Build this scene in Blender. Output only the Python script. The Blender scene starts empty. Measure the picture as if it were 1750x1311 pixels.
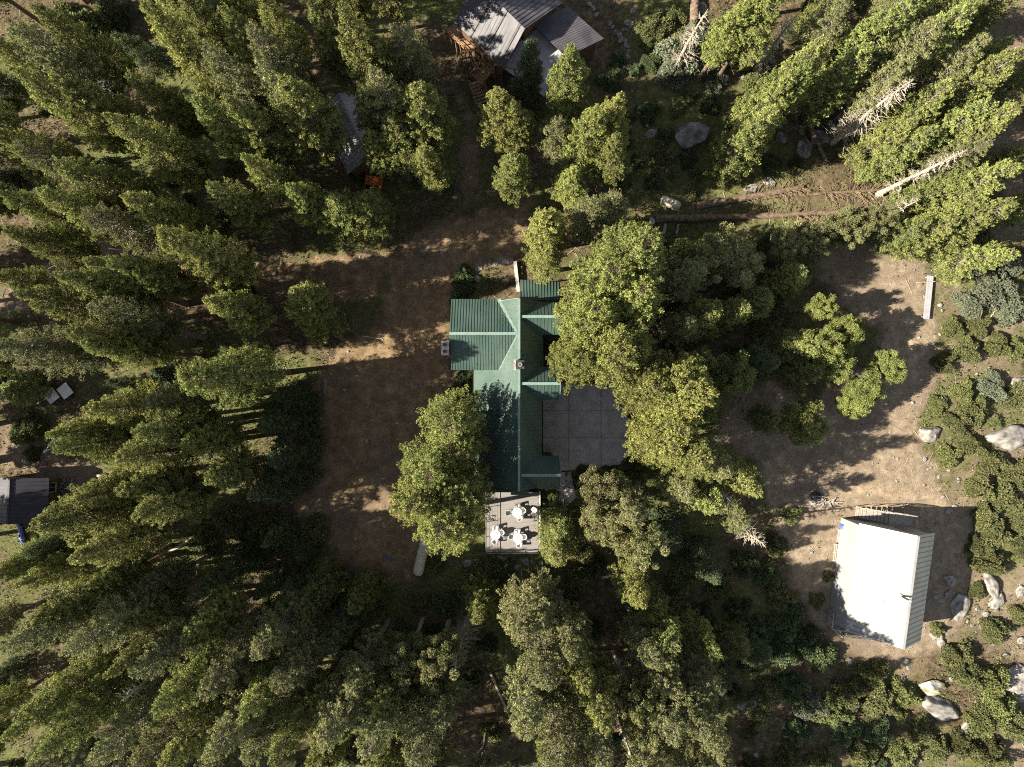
import bpy, math, random
import numpy as np
from mathutils import Vector, Matrix

# ------------------------------------------------------------------ camera, sky, sun, exposure
S = bpy.context.scene
COL = S.collection
R_ = math.radians
CAM_Z = 74.0
PXM = 16.0                      # photo pixels per metre on the ground
CX, CY = 875.0, 655.5
cam_d = bpy.data.cameras.new('camera')
cam = bpy.data.objects.new('camera', cam_d); COL.objects.link(cam)
cam.location = (0, 0, CAM_Z); cam.rotation_euler = (0, 0, 0)
cam_d.sensor_width = 36.0
cam_d.lens = 36.0 * CAM_Z * PXM / 1750.0
cam_d.clip_start = 0.5; cam_d.clip_end = 2500.0
S.camera = cam

SUN_EL = 34.0
SUN_AZ = 8.5                    # degrees the shadows turn up from the image's right
w = bpy.data.worlds.new('World'); S.world = w; w.use_nodes = True
nt = w.node_tree
sky = nt.nodes.new('ShaderNodeTexSky'); sky.sky_type = 'NISHITA'; sky.sun_disc = False
sky.sun_elevation = R_(SUN_EL); sky.sun_rotation = R_(270 - SUN_AZ); sky.altitude = 2500
bg = nt.nodes['Background']; bg.inputs['Strength'].default_value = 0.066
hsw = nt.nodes.new('ShaderNodeHueSaturation'); hsw.inputs['Saturation'].default_value = 0.42
nt.links.new(sky.outputs[0], hsw.inputs['Color']); nt.links.new(hsw.outputs[0], bg.inputs[0])
sun_d = bpy.data.lights.new('sun', 'SUN'); sun_d.energy = 5.0; sun_d.angle = R_(0.5)
sun_d.color = (1.0, 0.915, 0.76)
sun = bpy.data.objects.new('sun', sun_d); COL.objects.link(sun)
to_sun = Vector((-math.cos(R_(SUN_EL)) * math.cos(R_(SUN_AZ)), -math.cos(R_(SUN_EL)) * math.sin(R_(SUN_AZ)), math.sin(R_(SUN_EL))))
sun.rotation_euler = to_sun.to_track_quat('Z', 'Y').to_euler(); sun.location = (-60, -8, 60)
S.view_settings.view_transform = 'Standard'; S.view_settings.look = 'None'
S.view_settings.exposure = 1.84; S.view_settings.gamma = 1.0
S.view_settings.use_curve_mapping = False
try:
    S.cycles.filter_width = 1.1; S.cycles.max_bounces = 6; S.cycles.diffuse_bounces = 3; S.cycles.transmission_bounces = 4; S.cycles.use_denoising = False
except Exception: pass

rnd = random.Random(11)

# ------------------------------------------------------------------ helpers
def gh(x, y):
    """ground height"""
    x = np.asarray(x, float); y = np.asarray(y, float)
    k = 1-np.exp(-(((x-3)/13)**2+((y+1)/15)**2)**2)-np.exp(-(((x-37)/9)**2+((y+20)/10)**2)**2)
    return (0.12*np.sin(x*0.11+1.3)*np.cos(y*0.09) + 0.06*np.sin(x*0.31+y*0.23))*k
def W(px, py, z=0.0):
    k = (CAM_Z - z) / CAM_Z / PXM
    return ((px-CX)*k, -(py-CY)*k, z)
def G(px, py, dz=0.0):
    x, y, _ = W(px, py); return (x, y, float(gh(x, y)) + dz)
def PX(x, y, z=0.0):
    k = CAM_Z / (CAM_Z - z) * PXM
    return (CX + x*k, CY - y*k)

def hash2(ix, iy, seed):
    n = (ix.astype(np.int64)*374761393 + iy.astype(np.int64)*668265263 + seed*974711) & 0xffffffff
    n = ((n ^ (n >> 13)) * 1274126177) & 0xffffffff
    return ((n ^ (n >> 16)) & 0xffff) / 65535.0
def vnoise(x, y, seed=0):
    x = np.asarray(x, float); y = np.asarray(y, float)
    ix = np.floor(x); iy = np.floor(y); fx = x-ix; fy = y-iy
    fx = fx*fx*(3-2*fx); fy = fy*fy*(3-2*fy)
    ix = ix.astype(int); iy = iy.astype(int)
    a = hash2(ix, iy, seed); b = hash2(ix+1, iy, seed); c = hash2(ix, iy+1, seed); d = hash2(ix+1, iy+1, seed)
    return (a*(1-fx)+b*fx)*(1-fy) + (c*(1-fx)+d*fx)*fy
def fbm(x, y, seed=0, oct=4):
    s = 0; a = 0.5; t = 0
    for k in range(oct):
        s = s + a*vnoise(np.asarray(x)*2**k, np.asarray(y)*2**k, seed+k*17); t += a; a *= 0.55
    return s/t

def mesh_np(name, verts, quads, mats, tint=None, smooth=False, midx=None):
    verts = np.asarray(verts, dtype=np.float32); quads = np.asarray(quads, dtype=np.int32)
    k = quads.shape[1]; n = len(quads)
    me = bpy.data.meshes.new(name)
    me.vertices.add(len(verts)); me.vertices.foreach_set('co', verts.ravel())
    me.loops.add(n*k); me.loops.foreach_set('vertex_index', quads.ravel())
    me.polygons.add(n); me.polygons.foreach_set('loop_start', np.arange(0, n*k, k, dtype=np.int32))
    me.update(calc_edges=True)
    if smooth: me.polygons.foreach_set('use_smooth', np.ones(n, dtype=bool))
    if midx is not None: me.polygons.foreach_set('material_index', np.asarray(midx, dtype=np.int32))
    if tint is not None:
        a = me.attributes.new('tint', 'FLOAT', 'POINT'); a.data.foreach_set('value', np.asarray(tint, dtype=np.float32))
    for m in (mats if isinstance(mats, (list, tuple)) else [mats]): me.materials.append(m)
    return me
def link(name, me, parent=None, loc=None, rz=0.0, scale=None):
    o = bpy.data.objects.new(name, me); COL.objects.link(o)
    if parent is not None: o.parent = parent
    if loc is not None: o.location = loc
    if rz: o.rotation_euler = (0, 0, rz)
    if scale is not None: o.scale = scale
    return o
def tag(o, label=None, cat=None, group=None, kind=None):
    if label: o['label'] = label
    if cat: o['category'] = cat
    if group: o['group'] = group
    if kind: o['kind'] = kind
    return o
def thing(name, label, cat, loc=(0, 0, 0), rz=0.0, group=None):
    o = link(name, None, loc=loc, rz=rz); o.empty_display_size = 0.5
    return tag(o, label, cat, group)
def copy_tree(src, loc=None, rz=None, scale=None, label=None, parent=None):
    c = src.copy(); COL.objects.link(c)
    if parent is not None: c.parent = parent
    if loc is not None: c.location = loc
    if rz is not None: c.rotation_euler = (0, 0, rz)
    if scale is not None: c.scale = scale
    if label: c['label'] = label
    for ch in list(src.children): copy_tree(ch, parent=c)
    return c

class MB:
    """collects simple solids as one mesh"""
    def __init__(s): s.v = []; s.f = []
    def add(s, vs, fs):
        b = len(s.v); s.v += [tuple(p) for p in vs]; s.f += [tuple(b+i for i in f) for f in fs]; return s
    def box(s, x0, x1, y0, y1, z0, z1):
        v = [(x, y, z) for z in (z0, z1) for y in (y0, y1) for x in (x0, x1)]
        return s.add(v, [(0, 2, 3, 1), (4, 5, 7, 6), (0, 1, 5, 4), (2, 6, 7, 3), (0, 4, 6, 2), (1, 3, 7, 5)])
    def beam(s, a, b, w_, h_=None, up=(0, 0, 1)):
        a = Vector(a); b = Vector(b); h_ = h_ or w_; d = (b-a).normalized(); u = Vector(up)
        if abs(d.dot(u)) > .98: u = Vector((1, 0, 0))
        x = d.cross(u).normalized(); y = x.cross(d).normalized()
        v = []
        for p in (a, b):
            for i, j in ((-1, -1), (1, -1), (1, 1), (-1, 1)): v.append(p + x*(i*w_/2) + y*(j*h_/2))
        return s.add(v, [(3, 2, 1, 0), (4, 5, 6, 7), (0, 1, 5, 4), (1, 2, 6, 5), (2, 3, 7, 6), (3, 0, 4, 7)])
    def tube(s, pts, rad, n=8, caps=True):
        rs = rad if isinstance(rad, (list, tuple)) else [rad]*len(pts)
        b = len(s.v); P = [Vector(p) for p in pts]
        for i, p in enumerate(P):
            d = (P[min(i+1, len(P)-1)] - P[max(i-1, 0)]).normalized()
            u = Vector((0, 0, 1)) if abs(d.z) < .9 else Vector((1, 0, 0))
            x = d.cross(u).normalized(); y = d.cross(x)
            for k in range(n):
                a = 2*math.pi*k/n; s.v.append(tuple(p + x*math.cos(a)*rs[i] + y*math.sin(a)*rs[i]))
        for i in range(len(P)-1):
            for k in range(n):
                k2 = (k+1) % n; s.f.append((b+i*n+k, b+i*n+k2, b+(i+1)*n+k2, b+(i+1)*n+k))
        if caps:
            s.f.append(tuple(b+k for k in range(n))[::-1]); s.f.append(tuple(b+(len(P)-1)*n+k for k in range(n)))
        return s
    def lathe(s, prof, n=20, c=(0, 0, 0), M=None):
        b = len(s.v)
        for r, z in prof:
            for k in range(n):
                a = 2*math.pi*k/n; p = Vector((r*math.cos(a), r*math.sin(a), z))
                if M: p = M @ p
                s.v.append((p.x+c[0], p.y+c[1], p.z+c[2]))
        for i in range(len(prof)-1):
            for k in range(n):
                k2 = (k+1) % n; s.f.append((b+i*n+k, b+i*n+k2, b+(i+1)*n+k2, b+(i+1)*n+k))
        s.f.append(tuple(b+k for k in range(n))[::-1]); s.f.append(tuple(b+(len(prof)-1)*n+k for k in range(n)))
        return s
    def slab(s, poly, t=0.12):
        """polygon (list of 3D points, counter-clockwise from above) with thickness straight down"""
        n = len(poly); v = [tuple(p) for p in poly] + [(p[0], p[1], p[2]-t) for p in poly]
        f = [tuple(range(n)), tuple(range(2*n-1, n-1, -1))] + [(i, i+n, (i+1) % n+n, (i+1) % n) for i in range(n)]
        return s.add(v, f)
    def ribs(s, poly, direction, step=0.3, w_=0.05, h_=0.04):
        """raised seams along `direction` (2D run of the seams) over a flat convex polygon"""
        P = [Vector(p) for p in poly]; nrm = Vector((0, 0, 0))
        for i in range(len(P)): nrm += (P[i]-P[0]).cross(P[(i+1) % len(P)]-P[0])
        nrm.normalize()
        if nrm.z < 0: nrm = -nrm
        d2 = Vector((direction[0], direction[1])).normalized(); q2 = Vector((-d2.y, d2.x))
        pr = [Vector((p.x, p.y)).dot(q2) for p in P]; t = min(pr)+step*0.5
        def zat(x, y): return P[0].z - (nrm.x*(x-P[0].x)+nrm.y*(y-P[0].y))/nrm.z
        while t < max(pr):
            hits = []
            for i in range(len(P)):
                a, b_ = pr[i], pr[(i+1) % len(P)]
                if (a-t)*(b_-t) < 0:
                    u = (t-a)/(b_-a); p = P[i].lerp(P[(i+1) % len(P)], u); hits.append(Vector((p.x, p.y)).dot(d2))
            if len(hits) >= 2:
                h0, h1 = min(hits), max(hits)
                if h1-h0 > 0.15:
                    A = q2*t + d2*h0; B = q2*t + d2*h1
                    s.beam((A.x, A.y, zat(A.x, A.y)+h_*.4), (B.x, B.y, zat(B.x, B.y)+h_*.4), w_, h_, up=nrm)
            t += step
        return s
    def build(s, name, m, parent=None, smooth=False, loc=None, rz=0.0):
        me = bpy.data.meshes.new(name); me.from_pydata(s.v, [], s.f)
        for mm in (m if isinstance(m, (list, tuple)) else [m]): me.materials.append(mm)
        if smooth: me.polygons.foreach_set('use_smooth', [True]*len(me.polygons))
        me.update(); return link(name, me, parent, loc, rz)

# ------------------------------------------------------------------ materials
def mat(name, c1, c2=None, scale=4.0, rough=0.8, bump=0.0, bscale=None, metal=0.0, stretch=None, detail=6.0, lo=.35, hi=.65, dist=0.02, spec=0.3):
    m = bpy.data.materials.new(name); m.use_nodes = True; t = m.node_tree; b = t.nodes['Principled BSDF']
    b.inputs['Roughness'].default_value = rough; b.inputs['Metallic'].default_value = metal
    b.inputs['Specular IOR Level'].default_value = spec
    tc = t.nodes.new('ShaderNodeTexCoord'); co = tc.outputs['Object']
    if stretch:
        mp = t.nodes.new('ShaderNodeMapping'); mp.inputs['Scale'].default_value = stretch
        t.links.new(co, mp.inputs[0]); co = mp.outputs[0]
    if c2 is None: c2 = tuple(x*0.8 for x in c1)
    n = t.nodes.new('ShaderNodeTexNoise'); n.inputs['Scale'].default_value = scale; n.inputs['Detail'].default_value = detail
    t.links.new(co, n.inputs['Vector'])
    r = t.nodes.new('ShaderNodeValToRGB'); r.color_ramp.elements[0].position = lo; r.color_ramp.elements[1].position = hi
    r.color_ramp.elements[0].color = (*c1, 1); r.color_ramp.elements[1].color = (*c2, 1)
    t.links.new(n.outputs['Fac'], r.inputs[0]); t.links.new(r.outputs[0], b.inputs['Base Color'])
    if bump:
        n2 = t.nodes.new('ShaderNodeTexNoise'); n2.inputs['Scale'].default_value = bscale or scale*3; n2.inputs['Detail'].default_value = 8
        t.links.new(co, n2.inputs['Vector'])
        bp = t.nodes.new('ShaderNodeBump'); bp.inputs['Strength'].default_value = bump; bp.inputs['Distance'].default_value = dist
        t.links.new(n2.outputs['Fac'], bp.inputs['Height']); t.links.new(bp.outputs[0], b.inputs['Normal'])
    return m
def leafmat(name, dark, light, trans=0.17, var=0.22, third=None):
    """foliage: colour from the tuft's own tint, a shift per tree; part of the light passes through"""
    m = bpy.data.materials.new(name); m.use_nodes = True; t = m.node_tree
    for n in list(t.nodes):
        if n.type != 'OUTPUT_MATERIAL': t.nodes.remove(n)
    out = t.nodes['Material Output']
    at = t.nodes.new('ShaderNodeAttribute'); at.attribute_name = 'tint'
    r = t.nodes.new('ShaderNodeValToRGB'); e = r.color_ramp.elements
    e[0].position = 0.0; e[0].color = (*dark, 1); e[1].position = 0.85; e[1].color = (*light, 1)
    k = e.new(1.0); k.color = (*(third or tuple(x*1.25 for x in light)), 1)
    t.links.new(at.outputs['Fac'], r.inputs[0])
    oi = t.nodes.new('ShaderNodeObjectInfo')
    mr = t.nodes.new('ShaderNodeMapRange'); mr.inputs['To Min'].default_value = 1-var; mr.inputs['To Max'].default_value = 1+var
    t.links.new(oi.outputs['Random'], mr.inputs[0])
    hs = t.nodes.new('ShaderNodeHueSaturation'); t.links.new(r.outputs[0], hs.inputs['Color']); t.links.new(mr.outputs[0], hs.inputs['Value'])
    mh = t.nodes.new('ShaderNodeMath'); mh.operation = 'MULTIPLY'; mh.inputs[1].default_value = 7.13
    t.links.new(oi.outputs['Random'], mh.inputs[0])
    fr = t.nodes.new('ShaderNodeMath'); fr.operation = 'FRACT'; t.links.new(mh.outputs[0], fr.inputs[0])
    m2 = t.nodes.new('ShaderNodeMapRange'); m2.inputs['To Min'].default_value = 0.489; m2.inputs['To Max'].default_value = 0.511
    t.links.new(fr.outputs[0], m2.inputs[0]); t.links.new(m2.outputs[0], hs.inputs['Hue'])
    df = t.nodes.new('ShaderNodeBsdfPrincipled'); df.inputs['Roughness'].default_value = 0.6; df.inputs['Specular IOR Level'].default_value = 0.25
    tr = t.nodes.new('ShaderNodeBsdfTranslucent'); mx = t.nodes.new('ShaderNodeAddShader')
    tv = t.nodes.new('ShaderNodeHueSaturation'); tv.inputs['Value'].default_value = trans*2; t.links.new(hs.outputs[0], tv.inputs['Color'])
    t.links.new(hs.outputs[0], df.inputs['Base Color']); t.links.new(tv.outputs[0], tr.inputs['Color'])
    t.links.new(df.outputs[0], mx.inputs[0]); t.links.new(tr.outputs[0], mx.inputs[1]); t.links.new(mx.outputs[0], out.inputs[0])
    return m

M = {}
M['fir'] = leafmat('fir needles', (0.046, 0.057, 0.020), (0.210, 0.222, 0.060))
M['pine'] = leafmat('pine needles', (0.054, 0.061, 0.028), (0.198, 0.208, 0.074), third=(0.26, 0.22, 0.14))
M['young'] = leafmat('young fir needles', (0.032, 0.052, 0.026), (0.080, 0.105, 0.042))
M['leafy'] = leafmat('bright leaves', (0.052, 0.064, 0.022), (0.200, 0.220, 0.064))
M['manz'] = leafmat('manzanita leaves', (0.050, 0.056, 0.024), (0.105, 0.108, 0.042))
M['willow'] = leafmat('grey green leaves', (0.070, 0.082, 0.055), (0.140, 0.152, 0.100))
M['bark'] = mat('bark', (0.085, 0.055, 0.038), (0.19, 0.135, 0.10), 9, .95, .6, 18, stretch=(1, 1, .3))
M['greybark'] = mat('grey bark', (0.115, 0.094, 0.076), (0.245, 0.209, 0.173), 9, .95, .5, 18, stretch=(1, 1, .3))
M['deadwood'] = mat('bleached dead wood', (0.245, 0.209, 0.158), (0.418, 0.374, 0.302), 6, .9, .4, 20)
M['logwood'] = mat('log bark', (0.08, 0.055, 0.038), (0.19, 0.135, 0.095), 3, .95, .7, 12)
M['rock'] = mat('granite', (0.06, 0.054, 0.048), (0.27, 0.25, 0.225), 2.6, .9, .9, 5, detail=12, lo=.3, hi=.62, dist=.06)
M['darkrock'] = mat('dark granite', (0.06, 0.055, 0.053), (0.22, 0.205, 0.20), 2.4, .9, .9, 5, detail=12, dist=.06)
M['mossrock'] = mat('lichen granite', (0.144, 0.144, 0.072), (0.396, 0.374, 0.331), .9, .9, .9, 5, detail=12, lo=.42, hi=.55, dist=.06)
M['concrete'] = mat('concrete', (0.30, 0.28, 0.265), (0.40, 0.372, 0.355), 1.0, .9, .2, 30, detail=10)
M['greenmetal'] = mat('green painted metal', (0.038, 0.070, 0.058), (0.064, 0.098, 0.083), .45, .42, 0, detail=8, spec=.5)
M['greentrim'] = mat('pale green ridge cap', (0.13, 0.19, 0.165), (0.165, 0.225, 0.20), 2, .4)
M['greymetal'] = mat('grey metal roofing', (0.045, 0.043, 0.052), (0.085, 0.080, 0.092), .7, .5, 0, detail=8)
M['palemetal'] = mat('pale metal roofing', (0.259, 0.259, 0.274), (0.346, 0.346, 0.353), .8, .5)
M['whitemetal'] = mat('white metal roofing', (0.21, 0.206, 0.198), (0.26, 0.256, 0.248), .5, .5)
M['whitewall'] = mat('white wall panel', (0.23, 0.23, 0.235), (0.26, 0.26, 0.265), .5, .6)
M['whiteplastic'] = mat('white plastic', (0.562, 0.562, 0.547), (0.590, 0.590, 0.576), 2, .4)
M['deckboards'] = mat('grey composite boards', (0.17, 0.155, 0.147), (0.215, 0.198, 0.19), 1.3, .8, stretch=(1, 8, 1))
M['timber'] = mat('weathered timber', (0.158, 0.094, 0.047), (0.302, 0.194, 0.108), 5, .85, .3, 20)
M['greytimber'] = mat('grey timber', (0.216, 0.194, 0.173), (0.331, 0.302, 0.274), 5, .85, .3, 20)
M['brownwall'] = mat('brown wood siding', (0.094, 0.054, 0.032), (0.144, 0.086, 0.054), 2, .8, stretch=(1, 1, 8))
M['stonewall'] = mat('chimney stone', (0.158, 0.130, 0.115), (0.346, 0.295, 0.266), 5, .9, .8, 9)
M['glass'] = mat('window glass', (0.014, 0.018, 0.022), (0.022, 0.025, 0.029), 2, .08, spec=.8)
M['frame'] = mat('window frame', (0.396, 0.382, 0.360), (0.446, 0.432, 0.410), 3, .6)
M['darkmetal'] = mat('dark metal', (0.036, 0.032, 0.032), (0.058, 0.054, 0.050), 3, .5, metal=.4)
M['galv'] = mat('galvanised metal', (0.252, 0.252, 0.259), (0.324, 0.324, 0.331), 4, .4, metal=.6)
M['tank'] = mat('cream tank paint', (0.396, 0.360, 0.274), (0.504, 0.468, 0.360), 1.5, .5)
M['orange'] = mat('orange paint', (0.360, 0.101, 0.018), (0.418, 0.130, 0.025), 2, .35, spec=.6)
M['bluep'] = mat('blue plastic', (0.050, 0.086, 0.302), (0.086, 0.130, 0.396), 5, .4)
M['red'] = mat('red plastic', (0.324, 0.043, 0.022), (0.360, 0.072, 0.029), 4, .5)
M['navy'] = mat('slate blue cover', (0.072, 0.086, 0.144), (0.101, 0.115, 0.180), 3, .6)
M['rubber'] = mat('tyre rubber', (0.014, 0.014, 0.014), (0.022, 0.022, 0.022), 5, .9)
M['ash'] = mat('ash', (0.04, 0.035, 0.03), (0.12, 0.11, 0.10), 6, .95)
M['whiteboard'] = mat('white painted boards', (0.25, 0.25, 0.265), (0.31, 0.31, 0.325), 2, .6)

# ------------------------------------------------------------------ ground
def inpoly(px, py, poly):
    px = np.asarray(px, float); py = np.asarray(py, float); r = np.zeros(px.shape, bool); n = len(poly)
    for i in range(n):
        x0, y0 = poly[i]; x1, y1 = poly[(i+1) % n]
        if y0 == y1: continue
        c = ((y0 > py) != (y1 > py)) & (px < (x1-x0)*(py-y0)/(y1-y0)+x0); r ^= c
    return r
def pdist(px, py, poly):
    """signed distance in photo pixels, positive inside"""
    px = np.asarray(px, float); py = np.asarray(py, float); d = np.full(px.shape, 1e9); n = len(poly)
    for i in range(n):
        x0, y0 = poly[i]; x1, y1 = poly[(i+1) % n]; dx, dy = x1-x0, y1-y0
        t = np.clip(((px-x0)*dx+(py-y0)*dy)/(dx*dx+dy*dy+1e-9), 0, 1)
        d = np.minimum(d, np.hypot(px-x0-t*dx, py-y0-t*dy))
    return np.where(inpoly(px, py, poly), d, -d)
YARD = [(690, 405), (760, 372), (905, 345), (920, 395), (890, 440), (800, 470), (772, 520), (762, 640), (808, 655), (790, 720), (740, 800),
        (705, 870), (735, 925), (700, 1000), (610, 1000), (575, 940), (505, 880), (485, 800), (515, 740), (545, 640), (640, 560), (655, 500)]
ROAD = [(700, 440), (640, 515), (520, 505), (430, 495), (330, 470), (250, 460), (150, 545), (60, 540), (0, 530), (0, 490), (130, 435),
        (200, 392), (270, 385), (380, 430), (470, 455), (600, 440)]
CLEAR = [(1235, 690), (1320, 655), (1400, 690), (1500, 600), (1500, 560), (1430, 520), (1400, 450), (1440, 418), (1560, 420), (1600, 470),
         (1592, 560), (1600, 640), (1570, 700), (1585, 780), (1620, 850), (1660, 900), (1655, 1060), (1600, 1120), (1530, 1150), (1440, 1120),
         (1350, 1010), (1330, 900), (1300, 800), (1225, 750)]
DRY = [(1240, 330), (1330, 305), (1500, 325), (1640, 300), (1640, 350), (1450, 372), (1330, 372), (1200, 372), (1120, 378)]
DRY2 = [(1640, 1000), (1750, 960), (1900, 980), (1900, 1150), (1750, 1150), (1690, 1110), (1650, 1070)]
CAMP = [(0, 735), (40, 735), (110, 780), (190, 820), (150, 845), (70, 850), (60, 810), (0, 790)]
PATH = [(790, 175), (812, 190), (818, 340), (790, 360), (785, 260)]
GRASSY = [(40, 650), (90, 640), (130, 650), (100, 700), (60, 720), (30, 700)]
def masks(x, y):
    px = CX + x*PXM; py = CY - y*PXM
    jig = (fbm(x*.45, y*.45, 5)-.5)*46 + (fbm(x*2.3, y*2.3, 9, 3)-.5)*22
    f = lambda poly, s=12.: np.clip((pdist(px, py, poly)+jig)/s+.5, 0, 1)
    yard = f(YARD); road = f(ROAD); clear = f(CLEAR, 18); dry = np.maximum(f(DRY, 30)*.25, np.maximum(f(DRY2, 25)*.8, np.clip((px-1590)/60, 0, 1)*np.clip((fbm(x*.3, y*.3, 71)-.46)*8, 0, 1)*.75))
    camp = np.maximum(f(CAMP), f(PATH, 8))
    return yard, road, clear, dry, camp
fine_x = np.arange(-62, 62.01, .3); fine_y = np.arange(-47, 47.01, .3)
out_ = np.array([6, 16, 32, 60, 110, 200, 380, 700.])
gx = np.concatenate([-62-out_[::-1], fine_x, 62+out_]); gy = np.concatenate([-47-out_[::-1], fine_y, 47+out_])
X, Y = np.meshgrid(gx, gy)
yard, road, clear, dry, camp = masks(X, Y)
bare = np.maximum.reduce([yard, road, clear, dry*.8, camp])
Z = gh(X, Y) + (fbm(X*.9, Y*.9, 3)-.5)*.28*(1-bare) + (fbm(X*1.6, Y*1.6, 31)-.5)*.05*bare
green = np.clip((fbm(X*.12, Y*.12, 40)-.42)*5, 0, 1)*(1-bare)
green = np.maximum(green, np.clip(1-np.hypot(X-48, Y-0)/28, 0, 1)*(1-bare))
sand = np.maximum(np.clip((CX+X*PXM-1000)/300, 0, 1), np.clip((330-(CX+X*PXM))/120, 0, .5))
NX = len(gx); vi = np.arange(X.size).reshape(X.shape)
V = np.stack([X.ravel(), Y.ravel(), Z.ravel()], 1)
Q = np.stack([vi[:-1, :-1], vi[:-1, 1:], vi[1:, 1:], vi[1:, :-1]], -1).reshape(-1, 4)
def fmean(a): return a.ravel()[Q].mean(1)
fy_, fr_, fc_ = fmean(np.maximum(yard, 0)), fmean(road), fmean(np.maximum(clear, 0))
cls = np.zeros(len(Q), int); cls[fy_ > .5] = 1; cls[(fr_ > .5) & (fy_ <= .5)] = 2; cls[(fc_ > .5) & (cls == 0)] = 3; cls[(fmean(camp) > .5) & (cls == 0)] = 4

gm = bpy.data.materials.new('ground soil'); gm.use_nodes = True; t = gm.node_tree; b = t.nodes['Principled BSDF']
b.inputs['Roughness'].default_value = .95; b.inputs['Specular IOR Level'].default_value = .15
def N(tp, **k):
    n = t.nodes.new(tp)
    for a, v in k.items(): setattr(n, a, v)
    return n
def noise(scale, detail=6, rough=.55):
    n = N('ShaderNodeTexNoise'); n.inputs['Scale'].default_value = scale; n.inputs['Detail'].default_value = detail; n.inputs['Roughness'].default_value = rough
    t.links.new(tcg.outputs['Object'], n.inputs['Vector']); return n.outputs['Fac']
def ramp(fac, stops):
    r = N('ShaderNodeValToRGB'); e = r.color_ramp.elements
    e[0].position, e[0].color = stops[0][0], (*stops[0][1], 1); e[1].position, e[1].color = stops[-1][0], (*stops[-1][1], 1)
    for p, c in stops[1:-1]: k = e.new(p); k.color = (*c, 1)
    t.links.new(fac, r.inputs[0]); return r.outputs[0]
def attr(n): a = N('ShaderNodeAttribute'); a.attribute_name = n; return a.outputs['Fac']
def mixc(f, a, b_, mode='MIX'):
    m = N('ShaderNodeMix', data_type='RGBA', blend_type=mode)
    t.links.new(f, m.inputs[0]) if not isinstance(f, float) else setattr(m.inputs[0], 'default_value', f)
    t.links.new(a, m.inputs[6]); t.links.new(b_, m.inputs[7]); return m.outputs[2]
tcg = N('ShaderNodeTexCoord')
floor_c = ramp(noise(1.7, 10, .7), [(.3, (.030, .024, .015)), (.5, (.075, .056, .034)), (.68, (.15, .115, .075))])
green_c = ramp(noise(2.6, 10, .7), [(.3, (.03, .035, .014)), (.52, (.085, .095, .032)), (.7, (.125, .12, .05))])
yard_c = ramp(noise(.9, 12, .65), [(.3, (.085, .060, .036)), (.5, (.15, .106, .062)), (.7, (.24, .175, .105))])
sand_c = ramp(noise(1.1, 12, .65), [(.3, (.12, .092, .064)), (.5, (.175, .138, .098)), (.7, (.25, .205, .155))])
dark_c = ramp(noise(.8, 12, .65), [(.3, (.07, .054, .042)), (.5, (.11, .086, .066)), (.7, (.175, .14, .105))])
c = mixc(attr('green'), floor_c, green_c)
d = mixc(attr('sand'), yard_c, sand_c)
d = mixc(attr('litter'), d, dark_c)
c = mixc(attr('bare'), c, d)
sp = ramp(noise(22, 3, .6), [(.55, (1, 1, 1)), (.64, (2.3, 2.2, 2.1))])
c = mixc(1.0, c, sp, 'MULTIPLY')
c = mixc(1.0, c, ramp(attr('rut'), [(0.0, (1, 1, 1)), (1.0, (1.35, 1.32, 1.28))]), 'MULTIPLY')
sp2 = ramp(noise(13, 5, .7), [(.36, (.42, .38, .34)), (.48, (1, 1, 1))])
c = mixc(1.0, c, sp2, 'MULTIPLY')
t.links.new(c, b.inputs['Base Color'])
bp = N('ShaderNodeBump'); bp.inputs['Strength'].default_value = .9; bp.inputs['Distance'].default_value = .06
t.links.new(noise(9, 10, .7), bp.inputs['Height']); t.links.new(bp.outputs[0], b.inputs['Normal'])
litter = np.clip((fbm(X*.22, Y*.22, 77)-.5)*4, 0, .6)
litter = np.maximum(litter, np.clip(camp, 0, 1)*.5)
PATHS = [[(-80, 555), (120, 480), (250, 430), (450, 470), (620, 475), (760, 430), (900, 385)], [(560, 480), (650, 520), (650, 640), (625, 780), (640, 930)], [(1300, 740), (1450, 730), (1540, 640), (1545, 500)], [(1330, 800), (1420, 850), (1580, 860)]]
def linedist(x, y, pl):
    px = CX + x*PXM; py = CY - y*PXM; d = np.full(np.shape(x), 1e9)
    for (x0, y0), (x1, y1) in zip(pl[:-1], pl[1:]):
        dx, dy = x1-x0, y1-y0; t_ = np.clip(((px-x0)*dx+(py-y0)*dy)/(dx*dx+dy*dy), 0, 1); d = np.minimum(d, np.hypot(px-x0-t_*dx, py-y0-t_*dy)/PXM)
    return d
rut = np.zeros(X.shape)
for pl in PATHS:
    d_ = linedist(X, Y, pl)+(fbm(X*.15, Y*.15, 55)-.5)*1.2
    for off in (.8, 1.25): rut = np.maximum(rut, np.exp(-((d_-off)/.28)**2)*np.clip(fbm(X*.35, Y*.35, 56)*2.4-.7, 0, 1))
ATT = {'rut': rut*bare, 'bare': bare, 'green': green, 'sand': sand, 'litter': litter}
for k, nm in enumerate(['ground', 'gravel_yard', 'dirt_road', 'dirt_clearing', 'dirt_path']):
    q = Q[cls == k]; used, inv = np.unique(q, return_inverse=True)
    me = mesh_np(nm, V[used], inv.reshape(-1, 4), gm, smooth=True)
    for an, av in ATT.items():
        a = me.attributes.new(an, 'FLOAT', 'POINT'); a.data.foreach_set('value', av.ravel()[used].astype(np.float32))
    tag(link(nm, me), kind='structure')

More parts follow.
